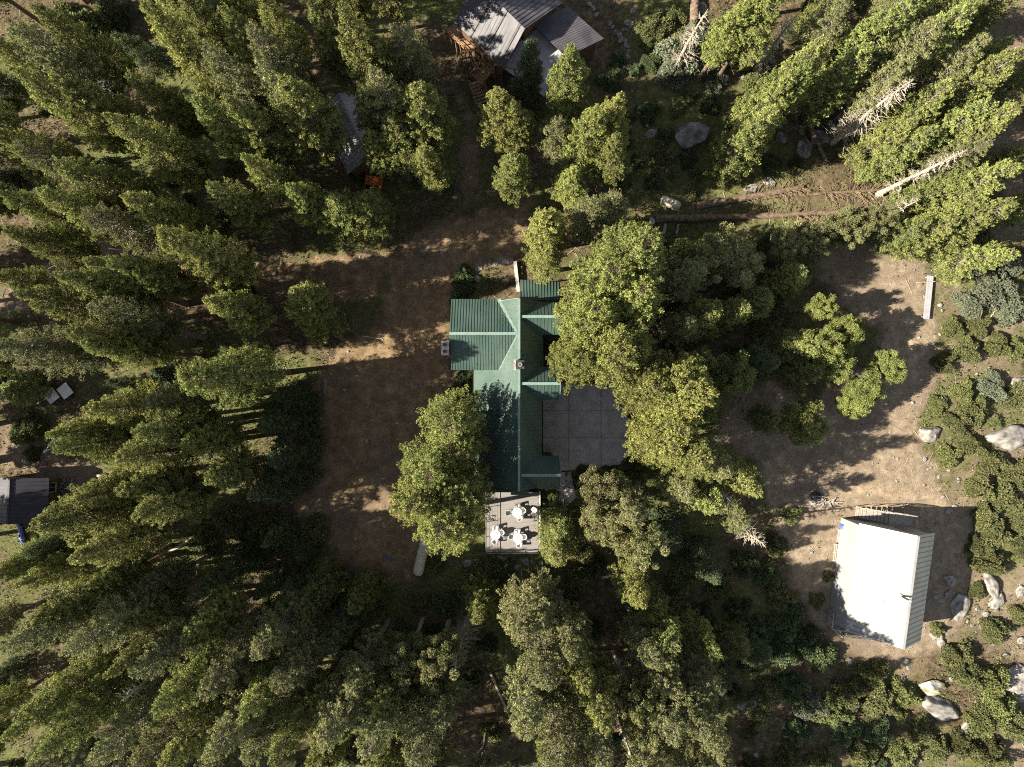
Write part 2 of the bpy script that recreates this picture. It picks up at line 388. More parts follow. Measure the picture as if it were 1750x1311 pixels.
# ------------------------------------------------------------------ foliage
def sprays(C, D, size, rg, n=3, wide=.30, up=.35, nz=.45):
    """n leaf sprays at every centre C, pointing roughly along D, their flat side turned up and outwards; returns verts, quads"""
    m = len(C); C = np.repeat(C, n, 0); D = np.repeat(D, n, 0); size = np.repeat(size, n)
    d = D + rg.normal(0, .75, D.shape); d[:, 2] += up; d /= np.linalg.norm(d, axis=1)[:, None]+1e-9
    r = D/(np.linalg.norm(D, axis=1)[:, None]+1e-9)*.75 + [0, 0, .55] + rg.normal(0, nz, D.shape); s = np.cross(d, r); s /= np.linalg.norm(s, axis=1)[:, None]+1e-9
    L = size[:, None]; a = C - d*L*.25; v = np.stack([a, a+d*L*.55+s*L*wide, a+d*L*1.1, a+d*L*.5-s*L*wide], 1)
    return v.reshape(-1, 3), np.arange(len(v)*4).reshape(-1, 4)
def limb_tris(A, B, ra, rb, n=3):
    """thin tapered sticks A->B as numpy quads"""
    d = B-A; d = d/(np.linalg.norm(d, axis=1)[:, None]+1e-9); u = np.where(np.abs(d[:, 2:3]) < .9, [[0, 0, 1.]], [[1., 0, 0]])
    x = np.cross(d, u); x /= np.linalg.norm(x, axis=1)[:, None]; y = np.cross(d, x)
    vs = []
    for P, r in ((A, ra), (B, rb)):
        for k in range(n):
            an = 2*math.pi*k/n; vs.append(P + (x*math.cos(an)+y*math.sin(an))*np.asarray(r).reshape(-1, 1))
    v = np.stack(vs, 1).reshape(-1, 3); base = np.arange(len(A))[:, None]*2*n; q = []
    for k in range(n): k2 = (k+1) % n; q.append(np.concatenate([base+k, base+k2, base+n+k2, base+n+k], 1))
    return v, np.stack(q, 1).reshape(-1, 4)
def join(parts):
    v = []; q = []; o = 0
    for a, b_ in parts: v.append(a); q.append(b_+o); o += len(a)
    return np.concatenate(v), np.concatenate(q)
def trunk_np(H, r0, rg, bend=.25, seg=9, n=8):
    z = np.linspace(0, H, seg); ph = rg.uniform(0, 6, 2)
    cx = bend*np.sin(z/H*3+ph[0])-bend*math.sin(ph[0]); cy = bend*np.sin(z/H*2.4+ph[1])-bend*math.sin(ph[1])
    r = r0*(1-z/H)**.8+.02; r[0] *= 1.35; v = []
    for i in range(seg):
        a = np.arange(n)*2*math.pi/n; v.append(np.stack([cx[i]+np.cos(a)*r[i], cy[i]+np.sin(a)*r[i], np.full(n, z[i]-(.5 if i == 0 else 0))], 1))
    v = np.concatenate(v); q = []
    for i in range(seg-1):
        for k in range(n): k2 = (k+1) % n; q.append((i*n+k, i*n+k2, (i+1)*n+k2, (i+1)*n+k))
    return (v, np.array(q)), (lambda zz: np.stack([np.interp(zz, z, cx), np.interp(zz, z, cy), zz], -1))
def conifer(seed, H=22., R=3., cb=.28, step=.42, nb=6, dens=11., size=.34, wid=.30, shape=.78, gap=.08, m='fir', loose=1.0, bark='bark', bare_limbs=0, full=.35):
    rg = np.random.default_rng(seed); (tv, tq), axis = trunk_np(H, .017*H*.95, rg)
    zs = np.arange(cb*H, H-.2, step); C = []; D = []; Sz = []; T = []; LA = []; LB = []; LR = []
    lob = rg.uniform(0, 6.28, 3)
    for z in zs:
        t_ = (z-cb*H)/(H*(1-cb)); prof = (1-t_)**shape*min(1, full+t_*3.0)+.05
        for k in range(nb):
            if rg.random() < gap: continue
            az = rg.uniform(0, 2*math.pi); zz = z+rg.uniform(-.3, .3)*step
            lobe = 1+.10*math.sin(az*2+lob[0]+z*.35)+.10*math.sin(az*3+lob[1]-z*.8)+.07*math.sin(z*1.7+lob[2])
            L = R*prof*lobe*rg.uniform(.80, 1.10); 
            rise = -.22+.75*t_+rg.uniform(-.12, .12); base = axis(np.array([zz]))[0]
            o = np.array([math.cos(az), math.sin(az), 0]); lat = np.array([-o[1], o[0], 0])
            n = max(4, int(dens*L)); s = rg.random(n)**.62*.82+.2; s = np.clip(s, .18, 1.02)
            sp = wid*L*(1.1-s)*loose+.10; la = rg.uniform(-1, 1, n)*sp
            p = base + o*(s*L)[:, None] + lat*la[:, None]; p[:, 2] += rise*s*L + .18*L*s**2.2 + rg.normal(0, .10, n)
            C.append(p); D.append(o*.9 + lat*(la/(L+.1))[:, None]*1.2 + np.zeros((n, 3))); Sz.append(size*rg.uniform(.65, 1.25, n))
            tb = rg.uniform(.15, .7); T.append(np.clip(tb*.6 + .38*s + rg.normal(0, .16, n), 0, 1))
            tip = base + o*L*.92; tip[2] += rise*L*.92+.15*L; LA.append(base); LB.append(tip); LR.append(.018+.012*L)
    for _ in range(bare_limbs):
        z = rg.uniform(.12, .9)*H; az = rg.uniform(0, 6.28); base = axis(np.array([z]))[0]; L = R*rg.uniform(.5, 1.05)*(1-.6*z/H)
        LA.append(base); LB.append(base+np.array([math.cos(az)*L, math.sin(az)*L, rg.uniform(-.2, .5)*L])); LR.append(.04)
    C = np.concatenate(C); D = np.concatenate(D); Sz = np.concatenate(Sz); T = np.concatenate(T)
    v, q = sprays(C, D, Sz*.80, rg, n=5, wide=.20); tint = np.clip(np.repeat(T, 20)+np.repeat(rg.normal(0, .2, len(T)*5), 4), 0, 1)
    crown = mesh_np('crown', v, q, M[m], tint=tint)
    LA = np.array(LA); LB = np.array(LB); LR = np.array(LR)
    lv, lq = limb_tris(LA, LB, LR, LR*.3)
    v, q = join([(tv, tq), (lv, lq)])
    trunk = mesh_np('trunk', v, q, M[bark], smooth=True)
    return trunk, crown, H, R
def broad(seed, H=8., R=3., nclump=38, per=130, size=.26, m='leafy', crad=.8, cb=.25, flat=.8, bark='greybark'):
    rg = np.random.default_rng(seed); (tv, tq), axis = trunk_np(H*.8, .03*H*.8, rg, .2, 6)
    C = []; D = []; Sz = []; T = []; LA = []; LB = []; LR = []
    for i in range(nclump):
        u = rg.normal(0, 1, 3); u /= np.linalg.norm(u); rr = rg.uniform(.02, 1)**.5
        cen = np.array([u[0]*R*rr*.85, u[1]*R*rr*.85, H*(cb+(1-cb)*.5)+u[2]*H*(1-cb)*.5*rr*flat])
        cr = crad*rg.uniform(.7, 1.25); n = int(per*rg.uniform(.7, 1.2)); w_ = rg.normal(0, 1, (n, 3)); w_ /= np.linalg.norm(w_, axis=1)[:, None]
        p = cen + w_*(cr*rg.random(n)[:, None]**.4)*np.array([1, 1, .7]); C.append(p); D.append(w_*.8); Sz.append(size*rg.uniform(.6, 1.3, n))
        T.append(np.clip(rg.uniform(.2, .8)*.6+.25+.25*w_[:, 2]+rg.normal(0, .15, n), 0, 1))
        base = axis(np.array([rg.uniform(.15, .75)*H*.8]))[0]; LA.append(base); LB.append(cen); LR.append(.05*rg.uniform(.6, 1.3))
    C = np.concatenate(C); D = np.concatenate(D); Sz = np.concatenate(Sz); T = np.concatenate(T)
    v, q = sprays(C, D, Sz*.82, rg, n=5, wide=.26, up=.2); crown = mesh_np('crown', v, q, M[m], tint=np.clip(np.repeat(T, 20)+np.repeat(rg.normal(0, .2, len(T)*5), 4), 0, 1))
    lv, lq = limb_tris(np.array(LA), np.array(LB), np.array(LR), np.array(LR)*.3); v, q = join([(tv, tq), (lv, lq)])
    return mesh_np('trunk', v, q, M[bark], smooth=True), crown, H, R
def shrub(seed, R=1.4, H=1.3, n=3600, size=.115, m='manz', stems=14):
    rg = np.random.default_rng(seed); w_ = rg.normal(0, 1, (n, 3)); w_[:, 2] = np.abs(w_[:, 2]); w_ /= np.linalg.norm(w_, axis=1)[:, None]
    az = np.arctan2(w_[:, 1], w_[:, 0]); lo = rg.uniform(0, 6, 3)
    k = 1+.18*np.sin(az*3+lo[0])+.12*np.sin(az*5+lo[1]); cl = .82+.30*vnoise(w_[:, 0]*3.2+9, w_[:, 1]*3.2+w_[:, 2]*2.5+9, seed)
    rr = rg.random(n)**.22*cl; C = w_*np.array([R, R, H])*(rr*k)[:, None]
    T = np.clip((cl-.82)*2.2+rg.normal(.25, .16, n), 0, 1)
    v, q = sprays(C, w_, size*rg.uniform(.6, 1.3, n), rg, wide=.5, up=.3); crown = mesh_np('foliage', v, q, M[m], tint=np.repeat(T, 12))
    a = rg.uniform(0, 6.28, stems); B = np.stack([np.cos(a)*R*.75, np.sin(a)*R*.75, np.full(stems, H*.65)], 1)*rg.uniform(.5, 1.05, (stems, 1))
    lv, lq = limb_tris(np.zeros((stems, 3))-[0, 0, .1], B, np.full(stems, .04), np.full(stems, .015))
    return mesh_np('stem', lv, lq, M['greybark'], smooth=True), crown, H, R
def snag(seed, H=14., R=2.2, nb=150, curl=.5):
    rg = np.random.default_rng(seed); (tv, tq), axis = trunk_np(H, .016*H+.04, rg, .15); parts = [(tv, tq)]
    A = []; Bm = []; E = []
    for i in range(nb):
        z = H*rg.uniform(.1, .97); az = rg.uniform(0, 6.28); L = R*(1-z/H)**.55*rg.uniform(.55, 1.2)+.15
        o = np.array([math.cos(az), math.sin(az), 0]); b0 = axis(np.array([z]))[0]; b1 = b0+o*L*.55+np.array([0, 0, -.05*L]); side = rg.normal(0, .25, 3)*L
        b2 = b0+o*L+side*.6+np.array([0, 0, curl*L*rg.uniform(-.3, .6)]); A.append(b0); Bm.append(b1); E.append(b2)
        for _ in range(2): A.append(b0+(b1-b0)*rg.uniform(.5, 1)); Bm.append(A[-1]+(o*.25+rg.normal(0, .2, 3))*L*.6); E.append(Bm[-1]+rg.normal(0, .12, 3)*L)
    A, Bm, E = map(np.array, (A, Bm, E)); ra = np.full(len(A), .036)
    parts += [limb_tris(A, Bm, ra, ra*.7), limb_tris(Bm, E, ra*.7, ra*.3)]
    v, q = join(parts); return mesh_np('dead trunk', v, q, M['deadwood'], smooth=True)

FAM = {
 'fir': [conifer(101+i, R=3.0+.1*i, shape=(.7, .95, .8, 1.0, .75)[i], step=.34, nb=10, dens=24, size=.21, m='fir', gap=.17+.02*i, cb=.36, bare_limbs=10) for i in range(5)],
 'pine': [conifer(201+i, R=3.2, cb=.36, step=.46, nb=9, dens=24, size=.21, m='pine', gap=.15, loose=1.15, shape=.6, bark='greybark', bare_limbs=40) for i in range(4)],
 'round': [broad(301+i, H=9, R=3.2, m='leafy', nclump=120, per=150, size=.17, crad=.58) for i in range(3)] ,
 'young': [conifer(401+i, H=9, R=1.9, cb=.04, step=.26, nb=8, dens=28, size=.16, m='young', shape=.8, gap=.05, full=.9) for i in range(2)],
 'small': [conifer(451+i, H=10, R=2.2, cb=.12, step=.34, nb=10, dens=24, size=.19, m='leafy', shape=.6, gap=.10, full=.8, bare_limbs=14, bark='greybark') for i in range(3)],
}
# the flat topped pine family uses the 'pine' needles in clumps with pale twigs showing
FAM['clump'] = [broad(331+i, H=12, R=3.6, m='pine', nclump=110, per=150, size=.17, crad=.55, cb=.3, flat=.9, bark='deadwood') for i in range(2)]
FAM['high'] = [conifer(181+i, H=17, R=3.3, cb=.40, step=.32, nb=10, dens=24, size=.20, m='fir', gap=.08, shape=.55, full=.8, bare_limbs=14) for i in range(3)]
FAM['tallcrown'] = [conifer(191+i, H=17, R=3.3, cb=.48, step=.34, nb=10, dens=24, size=.20, m='fir', gap=.16, shape=.5, full=.8, bare_limbs=20) for i in range(2)]
M['bush'] = leafmat('bush leaves', (0.058, 0.068, 0.026), (0.130, 0.140, 0.050))
SH = {'manz': [shrub(501+i, m='manz') for i in range(4)], 'willow': [shrub(521+i, m='willow', n=3800, size=.10) for i in range(2)],
      'green': [shrub(541+i, m='bush', n=3200, size=.115) for i in range(3)], 'dark': [shrub(561+i, m='young', n=3200, size=.12) for i in range(2)]}
# proto things: first of each variant is moved into place, later ones are copies

# ------------------------------------------------------------------ labels by look and place
LANDMARKS = [
 ('the long green-roofed house', 870, 670), ('the white-roofed building', 1510, 1000), ('the slanted dark metal roofs', 900, 60),
 ('the orange truck', 640, 318), ('the white deck tables', 872, 900), ('the long tank beside the yard', 722, 947),
 ('the short cream tank', 1145, 348), ('the big grey boulder', 1188, 228), ('the long white board', 1583, 510),
 ('the big pale boulder', 1718, 745), ('the lichen-covered boulder', 1595, 1197), ('the blue kayak', 38, 915),
 ('the two white folding tables', 105, 672), ('the utility pole', 200, 390), ('the concrete patio', 1000, 728),
 ('the pale grey cabin roof', 598, 232), ('the shaded black boulder', 180, 155), ('the top left corner', 0, 0), ('the top right corner', 1750, 0),
 ('the bottom left corner', 0, 1311), ('the bottom right corner', 1750, 1311), ('the middle of the bottom edge', 875, 1311),
 ('the bleached dead tree', 1500, 195), ('the gravel yard', 610, 760), ('the middle of the top edge', 560, 0), ('the stacked long logs', 1290, 365)]
SECT = ['right of', 'above and right of', 'above', 'above and left of', 'left of', 'below and left of', 'below', 'below and right of']
ORD = ['nearest', 'second nearest', 'third nearest', 'fourth nearest', 'fifth nearest', 'sixth nearest', 'seventh nearest', 'eighth nearest', 'ninth nearest', 'tenth nearest'] + ['%dth nearest' % k for k in range(11, 40)]
def sector(px, py, lx, ly):
    return int(round(math.degrees(math.atan2(-(py-ly), px-lx))/45)) % 8
def place_labels(items, nlen=16):
    """items: list of dict(px, py, noun, adj). Every label names look + rank in one direction from a landmark"""
    cand = []
    for i, it in enumerate(items):
        for li, (nm, lx, ly) in enumerate(LANDMARKS):
            cand.append((i, li, sector(it['px'], it['py'], lx, ly), math.hypot(it['px']-lx, it['py']-ly)))
    ranks = {}
    groups = {}
    for i, li, s, d in cand: groups.setdefault((items[i]['noun'], li, s), []).append((d, i))
    for key, lst in groups.items():
        lst.sort()
        for r, (d, i) in enumerate(lst):
            sc = r*90+d
            if i not in ranks or sc < ranks[i][0]: ranks[i] = (sc, r, key)
    for i, it in enumerate(items):
        _, r, (noun, li, s) = ranks[i]
        lab = '%s %s, %s %s %s' % (it['adj'], noun, ORD[r], SECT[s], LANDMARKS[li][0])
        wds = lab.split()
        if len(wds) > nlen: lab = '%s, %s %s %s' % (noun, ORD[r], SECT[s], LANDMARKS[li][0])
        it['o']['label'] = lab

# ------------------------------------------------------------------ trees
# prominent trees: (crown tip x, tip y in photo pixels, height m, crown radius m, kind)
TREES = [
 # top left
 (8,118,24,3.1,'fir'),(98,125,22,2.7,'fir'),(182,186,24,3.1,'fir'),(80,268,22,2.9,'fir'),(20,50,22,3,'pine'),(75,8,20,2.6,'fir'),(50,328,22,2.7,'fir'),
 (-12,60,20,2.5,'fir'),(-18,205,20,2.5,'fir'),(22,235,20,2.4,'pine'),(14,402,18,2.4,'fir'),(-20,335,20,2.5,'fir'),(-22,985,16,2.4,'fir'),(30,1012,17,2.5,'fir'),(-30,460,18,2.4,'fir'),
 (272,2,24,2.9,'fir'),(335,60,23,2.7,'pine'),(340,170,22,2.7,'fir'),(394,166,23,2.9,'fir'),(378,15,22,2.7,'fir'),(430,38,22,2.8,'pine'),(452,100,22,2.6,'pine'),
 (465,142,23,3.1,'fir'),(530,4,20,2.4,'fir'),(592,10,25,3.3,'fir'),(355,308,20,2.5,'fir'),(405,252,20,2.5,'fir'),(482,312,18,2.6,'fir'),(550,338,15,3.0,'fir'),
 (612,345,13,3.0,'fir'),(500,500,14,2.6,'fir'),(505,535,11,2.4,'small'),(128,345,22,2.7,'pine'),(215,330,22,2.5,'fir'),(82,462,22,2.9,'fir'),(122,450,22,2.4,'fir'),(178,440,22,2.4,'fir'),
 (282,412,23,2.6,'high'),(103,556,22,2.7,'fir'),(155,548,20,2.6,'pine'),(20,515,20,3.0,'fir'),(2,585,20,2.9,'pine'),(142,592,20,2.4,'fir'),(332,628,22,3.0,'high'),(360,520,18,2.8,'fir'),
 (8,662,5,2.0,'small'),(75,740,19,2.5,'fir'),(96,775,20,2.6,'fir'),(240,735,20,3.0,'fir'),(191,792,20,3.0,'fir'),(150,700,20,2.7,'fir'),(250,680,17,2.4,'pine'),
 (60,914,21,3.1,'fir'),(110,858,20,2.8,'fir'),(232,870,20,3.0,'fir'),(196,868,19,2.6,'fir'),(120,955,21,3.0,'fir'),(310,760,17,2.6,'fir'),(345,820,16,2.6,'fir'),
 (445,715,12,2.4,'young'),(452,770,12,2.4,'young'),(438,830,12,2.6,'young'),(470,690,10,1.9,'young'),(33,962,14,2.2,'young'),
 (672,190,16,3.0,'fir'),(622,226,14,2.5,'fir'),(660,225,14,2.6,'fir'),(610,150,17,2.6,'fir'),
 (640,120,20,2.8,'pine'),(665,30,20,2.8,'pine'),(620,60,20,2.6,'fir'),
 # top centre
 (702,150,19,3.1,'fir'),(722,245,14,2.6,'fir'),(850,152,18,2.6,'fir'),(890,170,17,2.4,'fir'),(872,270,14,2.6,'fir'),(901,76,15,2.1,'young'),(992,70,19,3.0,'fir'),(950,190,14,2.4,'pine'),
 (1070,150,19,2.7,'fir'),(1003,186,19,2.4,'fir'),(1065,225,17,2.6,'fir'),(985,300,12,2.2,'fir'),(1060,345,11,2.4,'pine'),(1020,350,14,2.6,'pine'),(952,366,15,2.7,'fir'),(935,430,12,2.4,'fir'),
 # around the house
 (1092,420,21,3.6,'high'),(1055,455,20,3.3,'high'),(1022,512,19,3.1,'high'),(1082,500,19,3.2,'high'),(1050,590,19,3.4,'high'),(995,600,16,2.6,'high'),(1085,590,16,2.6,'high'),
 (1182,650,17,3.4,'high'),(1130,660,16,2.9,'high'),(1185,690,17,3.2,'high'),(1185,785,16,2.8,'high'),(1140,765,15,2.7,'high'),(1165,745,15,2.6,'high'),
 (762,722,15,3.0,'tallcrown'),(728,800,16,3.2,'tallcrown'),(790,770,14,2.8,'tallcrown'),(715,868,17,2.9,'tallcrown'),(775,848,15,3.0,'tallcrown'),(765,925,17,3.2,'tallcrown'),
 (1040,850,14,2.8,'clump'),(1085,890,14,3.0,'pine'),(1040,905,14,2.6,'clump'),(1112,955,15,2.7,'clump'),(1107,1030,16,2.5,'fir'),(960,905,7,2.0,'small'),(955,955,8,2.2,'small'),
 (1250,805,15,2.6,'pine'),(1310,830,15,2.4,'small'),(1225,870,14,2.6,'small'),(1190,850,13,2.4,'pine'),(1275,900,12,2.0,'pine'),
 # right of centre
 (1268,432,10,3.7,'clump'),(1200,460,11,2.8,'pine'),(1190,420,10,2.2,'small'),(1225,535,11,2.8,'small'),(1270,525,10,2.2,'small'),(1180,560,10,2.2,'pine'),(1275,635,10,2.6,'round'),(1215,610,9,2.0,'small'),
 (1425,520,8,1.6,'round'),(1470,560,8,1.9,'round'),(1430,590,9,2.4,'round'),(1392,590,8,2.0,'small'),(1450,620,8,2.2,'round'),(1400,630,8,2.0,'small'),
 (1540,625,7,2.0,'round'),(1500,665,7,2.1,'round'),(1480,690,6,1.8,'round'),(1395,728,7,2.7,'round'),(1330,720,6,1.7,'small'),
 # top right
 (1330,-22,17,3.1,'fir'),(1275,5,15,2.6,'fir'),(1330,185,14,2.6,'small'),(1300,215,13,2.4,'small'),(1420,66,17,2.5,'small'),(1378,92,16,2.5,'small'),(1355,130,14,2.2,'small'),
 (1555,5,18,3.0,'small'),(1605,50,18,3.0,'pine'),(1500,75,15,2.6,'small'),(1560,95,15,2.5,'pine'),(1660,5,19,2.9,'small'),(1748,95,18,2.8,'small'),(1742,185,17,2.7,'small'),(1690,60,17,2.5,'pine'),
 (1690,185,16,2.6,'small'),(1640,155,15,2.5,'small'),(1598,222,13,2.2,'small'),(1742,272,17,2.6,'small'),(1652,300,12,2.2,'small'),(1740,350,15,2.5,'small'),(1700,235,15,2.4,'pine'),(1562,200,12,2.0,'small'),
 (1480,378,9,2.4,'clump'),(1425,392,9,2.4,'clump'),(1368,405,8,2.2,'clump'),(1525,368,9,2.0,'clump'),(1640,380,11,2.4,'small'),(1690,340,12,2.4,'small'),(1590,378,10,2.2,'small'),(1735,420,11,2.2,'small'),
 (1520,20,15,2.4,'small'),(1450,10,15,2.4,'pine'),
 # bottom left
 (65,1056,20,2.9,'fir'),(5,1110,22,3.0,'pine'),(100,1131,22,2.8,'pine'),(60,1280,23,3.0,'fir'),(168,1160,22,2.7,'fir'),(196,1084,17,2.4,'fir'),(320,1108,17,2.8,'fir'),(262,1236,22,2.9,'fir'),
 (277,1306,22,2.9,'fir'),(413,1240,21,2.9,'fir'),(-10,1250,22,3,'fir'),(150,1290,22,2.8,'pine'),(340,1190,21,2.8,'pine'),(370,1280,22,3.0,'pine'),(225,1160,21,2.7,'pine'),(250,1010,13,2.3,'pine'),
 (130,1010,16,2.4,'fir'),(330,1015,13,2.0,'young'),(440,1015,7,1.6,'young'),(440,1120,18,2.6,'pine'),(470,1040,10,2.0,'young'),
 (520,1045,11,2.2,'small'),(563,1102,14,2.4,'young'),(600,1050,11,1.9,'small'),(540,1276,21,3.0,'pine'),(480,1190,19,2.7,'pine'),(475,1300,22,3,'fir'),(636,1290,21,2.9,'pine'),(600,1180,17,2.6,'pine'),(702,1302,21,2.9,'pine'),
 (735,1180,17,2.8,'clump'),(680,1170,16,2.6,'clump'),(740,1250,18,2.6,'pine'),(822,1062,10,2.0,'small'),(660,1240,18,2.6,'fir'),
 (897,1090,17,3.0,'pine'),(938,1060,16,2.7,'pine'),(925,1160,19,3.0,'pine'),(985,1130,17,2.6,'pine'),(916,1246,21,3.0,'pine'),(1056,1250,21,2.5,'fir'),(1000,1180,18,2.6,'fir'),(965,1300,21,3,'pine'),(1030,1305,20,2.6,'pine'),
 (1120,1130,16,2.4,'pine'),(1160,1110,15,2.2,'small'),(1225,1302,21,2.9,'pine'),(1190,1240,19,2.9,'pine'),(1150,1190,17,2.8,'pine'),(1215,1180,16,2.6,'pine'),(1160,1290,20,2.6,'pine'),(1110,1280,19,2.4,'clump'),(1225,1130,13,2.0,'small'),
]
def base_of(ax, ay, h):
    x, y, _ = W(ax, ay, h); return x, y
trees = []        # (x, y, h, R, kind, apex px)
for ax, ay, h, R, k in TREES:
    x, y = base_of(ax, ay, h); trees.append((x, y, h, R, k))
KEEP = [(120,100,85),(180,150,22),(300,120,10),(595,250,32),(640,318,26),(690,400,30),(760,400,40),(850,385,40),(700,430,30),(812,120,60),(780,60,50),(900,60,80),(980,50,60),(1050,100,25),
 (215,430,32),(165,430,34),(60,470,30),(110,520,36),(30,490,26),(465,470,30),(430,455,18),(600,640,60),(560,800,80),(640,760,95),(640,900,80),(650,960,50),(600,560,40),(690,560,55),(720,500,50),
 (107,672,36),(95,750,24),(60,770,34),(40,700,26),(30,860,48),(38,915,28),(120,830,40),(180,822,14),(490,610,26),(400,880,24),
 (865,560,120),(865,700,95),(870,800,70),(875,900,55),(1000,740,85),(1070,720,20),(722,947,32),
 (1190,228,48),(1100,260,42),(1110,310,50),(1240,330,30),(1170,110,55),(1145,348,34),(1240,348,40),(1330,345,60),(1430,335,70),(1180,378,50),(1145,395,40),(1145,450,22),(1300,378,60),(1390,370,30),
 (1385,245,46),(1440,205,35),(1590,285,60),(1500,195,60),(1540,440,55),(1583,510,60),(1480,440,50),(1530,560,45),(1600,600,60),(1690,490,70),(1560,720,60),(1480,780,90),(1380,810,90),(1300,720,60),(1400,900,70),
 (1510,1000,140),(1400,960,60),(1620,940,70),(1640,1000,60),(1620,860,70),(1700,800,90),(1700,650,80),(1715,740,70),(1700,920,80),(1700,1050,80),(1600,1190,60),(1480,1200,130),(1380,1150,60),(1700,1180,110),(1600,1270,110),(1400,1280,90),(1640,560,80),
 (860,1010,40),(665,1085,18),(840,1200,50),(1070,1130,26),(1160,20,40),(1200,25,26),(1330,120,22),(1380,200,30),(1640,1100,80),(1310,1240,60),(1450,480,40),(1330,1000,30)]
def crown_hits(x, y, h, R, cb=.28, slack=.75):
    for k in range(6):
        z = h*(cb+(1-cb)*k/5); px, py = PX(x, y, z); r = R*(1-k/6)*PXM*1.15*slack+4
        for kx, ky, kr in KEEP:
            if (px-kx)**2+(py-ky)**2 < (kr+r)**2: return True
    return False
FOREST = [([(-330,-260),(760,-260),(770,150),(560,560),(420,620),(560,960),(700,1000),(860,1000),(1240,1080),(1240,1600),(-330,1600)], 3.35, 'forest', 1.0),
          ([(1080,380),(1330,420),(1350,640),(1240,700),(1200,1000),(1060,830),(1110,500)], 4.3, 'mid', .7),
          ([(1080,-200),(1500,-200),(2000,-200),(2000,460),(1640,420),(1250,330),(1100,100)], 5.2, 'right', .35),
          ([(1180,1050),(1430,1120),(1500,1500),(1180,1500)], 3.4, 'mid', .5)]
cand = 0
for poly, dmin, zone, dens in FOREST:
    xs = [p[0] for p in poly]; ys = [p[1] for p in poly]
    for _ in range(6000):
        px = rnd.uniform(min(xs), max(xs)); py = rnd.uniform(min(ys), max(ys))
        if not inpoly(np.array([px]), np.array([py]), poly)[0]: continue
        x, y, _z = W(px, py)
        if not (-56 < x < 58 and -43 < y < 43): continue
        if zone == 'forest' and px > 330 and 400 < py < 700: continue
        if float(max(pdist(np.array([px]), np.array([py]), P_)[0] for P_ in (YARD, ROAD, CLEAR, CAMP, PATH))) > -6: continue
        if zone == 'forest': h = rnd.uniform(13, 22); R = rnd.uniform(2.1, 2.8); k = rnd.choice(['fir', 'pine', 'fir', 'fir', 'fir'] if py < 900 else ['fir', 'pine', 'pine'])
        elif zone == 'right': h = rnd.uniform(9, 15); R = rnd.uniform(1.8, 2.4); k = rnd.choice(['small', 'small', 'pine'])
        else: h = rnd.uniform(5, 9); R = rnd.uniform(1.7, 2.3); k = rnd.choice(['small', 'pine', 'young'])
        if zone == 'forest' and px > 340 and 400 < py < 660: h *= .72; R *= .9
        for Y0 in (600, 925):
            if zone == 'forest' and 120 < px < 580 and abs(py-(Y0+(700-px)*.13)) < (34 if Y0 == 600 else 55): h = rnd.uniform(4, 8); R = rnd.uniform(1.2, 1.7); k = 'young'
        if px < 470 and rnd.random() < .1: h = rnd.uniform(6, 9); R = 1.6; k = 'young'
        if rnd.random() > dens and zone != 'forest': continue
        dm_ = dmin*(1.16 if zone == 'forest' and py > 950 else 1)
        if any((x-a[0])**2+(y-a[1])**2 < (dm_*(.8 if a[2] < 12 else 1))**2 for a in trees): continue
        if crown_hits(x, y, h, R, slack=.9): continue
        trees.append((x, y, h, R, k)); cand += 1
for px_, py_, h_ in ((-110, 884, 15), (-70, 925, 13), (-75, 795, 12), (-90, 530, 14), (-170, 575, 16), (-60, 455, 13), (-130, 480, 16), (-100, 720, 15)): trees.append((*W(px_, py_)[:2], h_, 2.9, 'fir'))
# trees standing just past the left edge, whose shadows reach into the view
for _ in range(0):
    x = rnd.uniform(-72, -55); y = rnd.uniform(-40, 40)
    if any((x-a[0])**2+(y-a[1])**2 < 5.2**2 for a in trees): continue
    if y > 0 and y < 12: continue
    trees.append((x, y, rnd.uniform(18, 23), 2.9, 'fir'))
NOUN = {'tallcrown': 'conifer', 'high': 'conifer', 'fir': 'conifer', 'pine': 'conifer', 'round': 'small leafy tree', 'young': 'young fir', 'small': 'slender light tree', 'clump': 'twiggy pine'}
NAME = {'tallcrown': 'fir_tree', 'high': 'fir_tree', 'fir': 'fir_tree', 'pine': 'pine_tree', 'round': 'leafy_tree', 'young': 'young_fir', 'small': 'slender_tree', 'clump': 'twiggy_pine'}
protos = {}; titems = []
for i, (x, y, h, R, k) in enumerate(trees):
    R = R*(.92 if k in ('fir', 'pine') else .88 if (k == 'small' and CX+x*PXM > 1150) else 1)
    vi_ = rnd.randrange(len(FAM[k])); tr_me, cr_me, H0, R0 = FAM[k][vi_]
    sc = (R/R0, R/R0, h/H0); loc = (x, y, float(gh(x, y))); rz = rnd.uniform(0, 6.28)
    key = (k, vi_)
    if key not in protos:
        o = thing(NAME[k], None, 'tree', loc, rz, 'trees of the forest round the houses'); o.scale = sc
        link('trunk', tr_me, o); link('crown', cr_me, o); protos[key] = o
    else: o = copy_tree(protos[key], loc, rz, sc)
    o.rotation_euler = (rnd.gauss(0, .018), rnd.gauss(0, .018), rz)
    px, py = PX(x, y, h*.7)
    a1 = 'tall' if h > 19.5 else ('medium' if h > 12.5 else 'low')
    a2 = 'broad' if R > 2.85 else ('narrow' if R < 2.45 else 'full')
    titems.append(dict(px=px, py=py, noun=NOUN[k], adj='%s %s' % (a1, a2), o=o))
place_labels(titems)

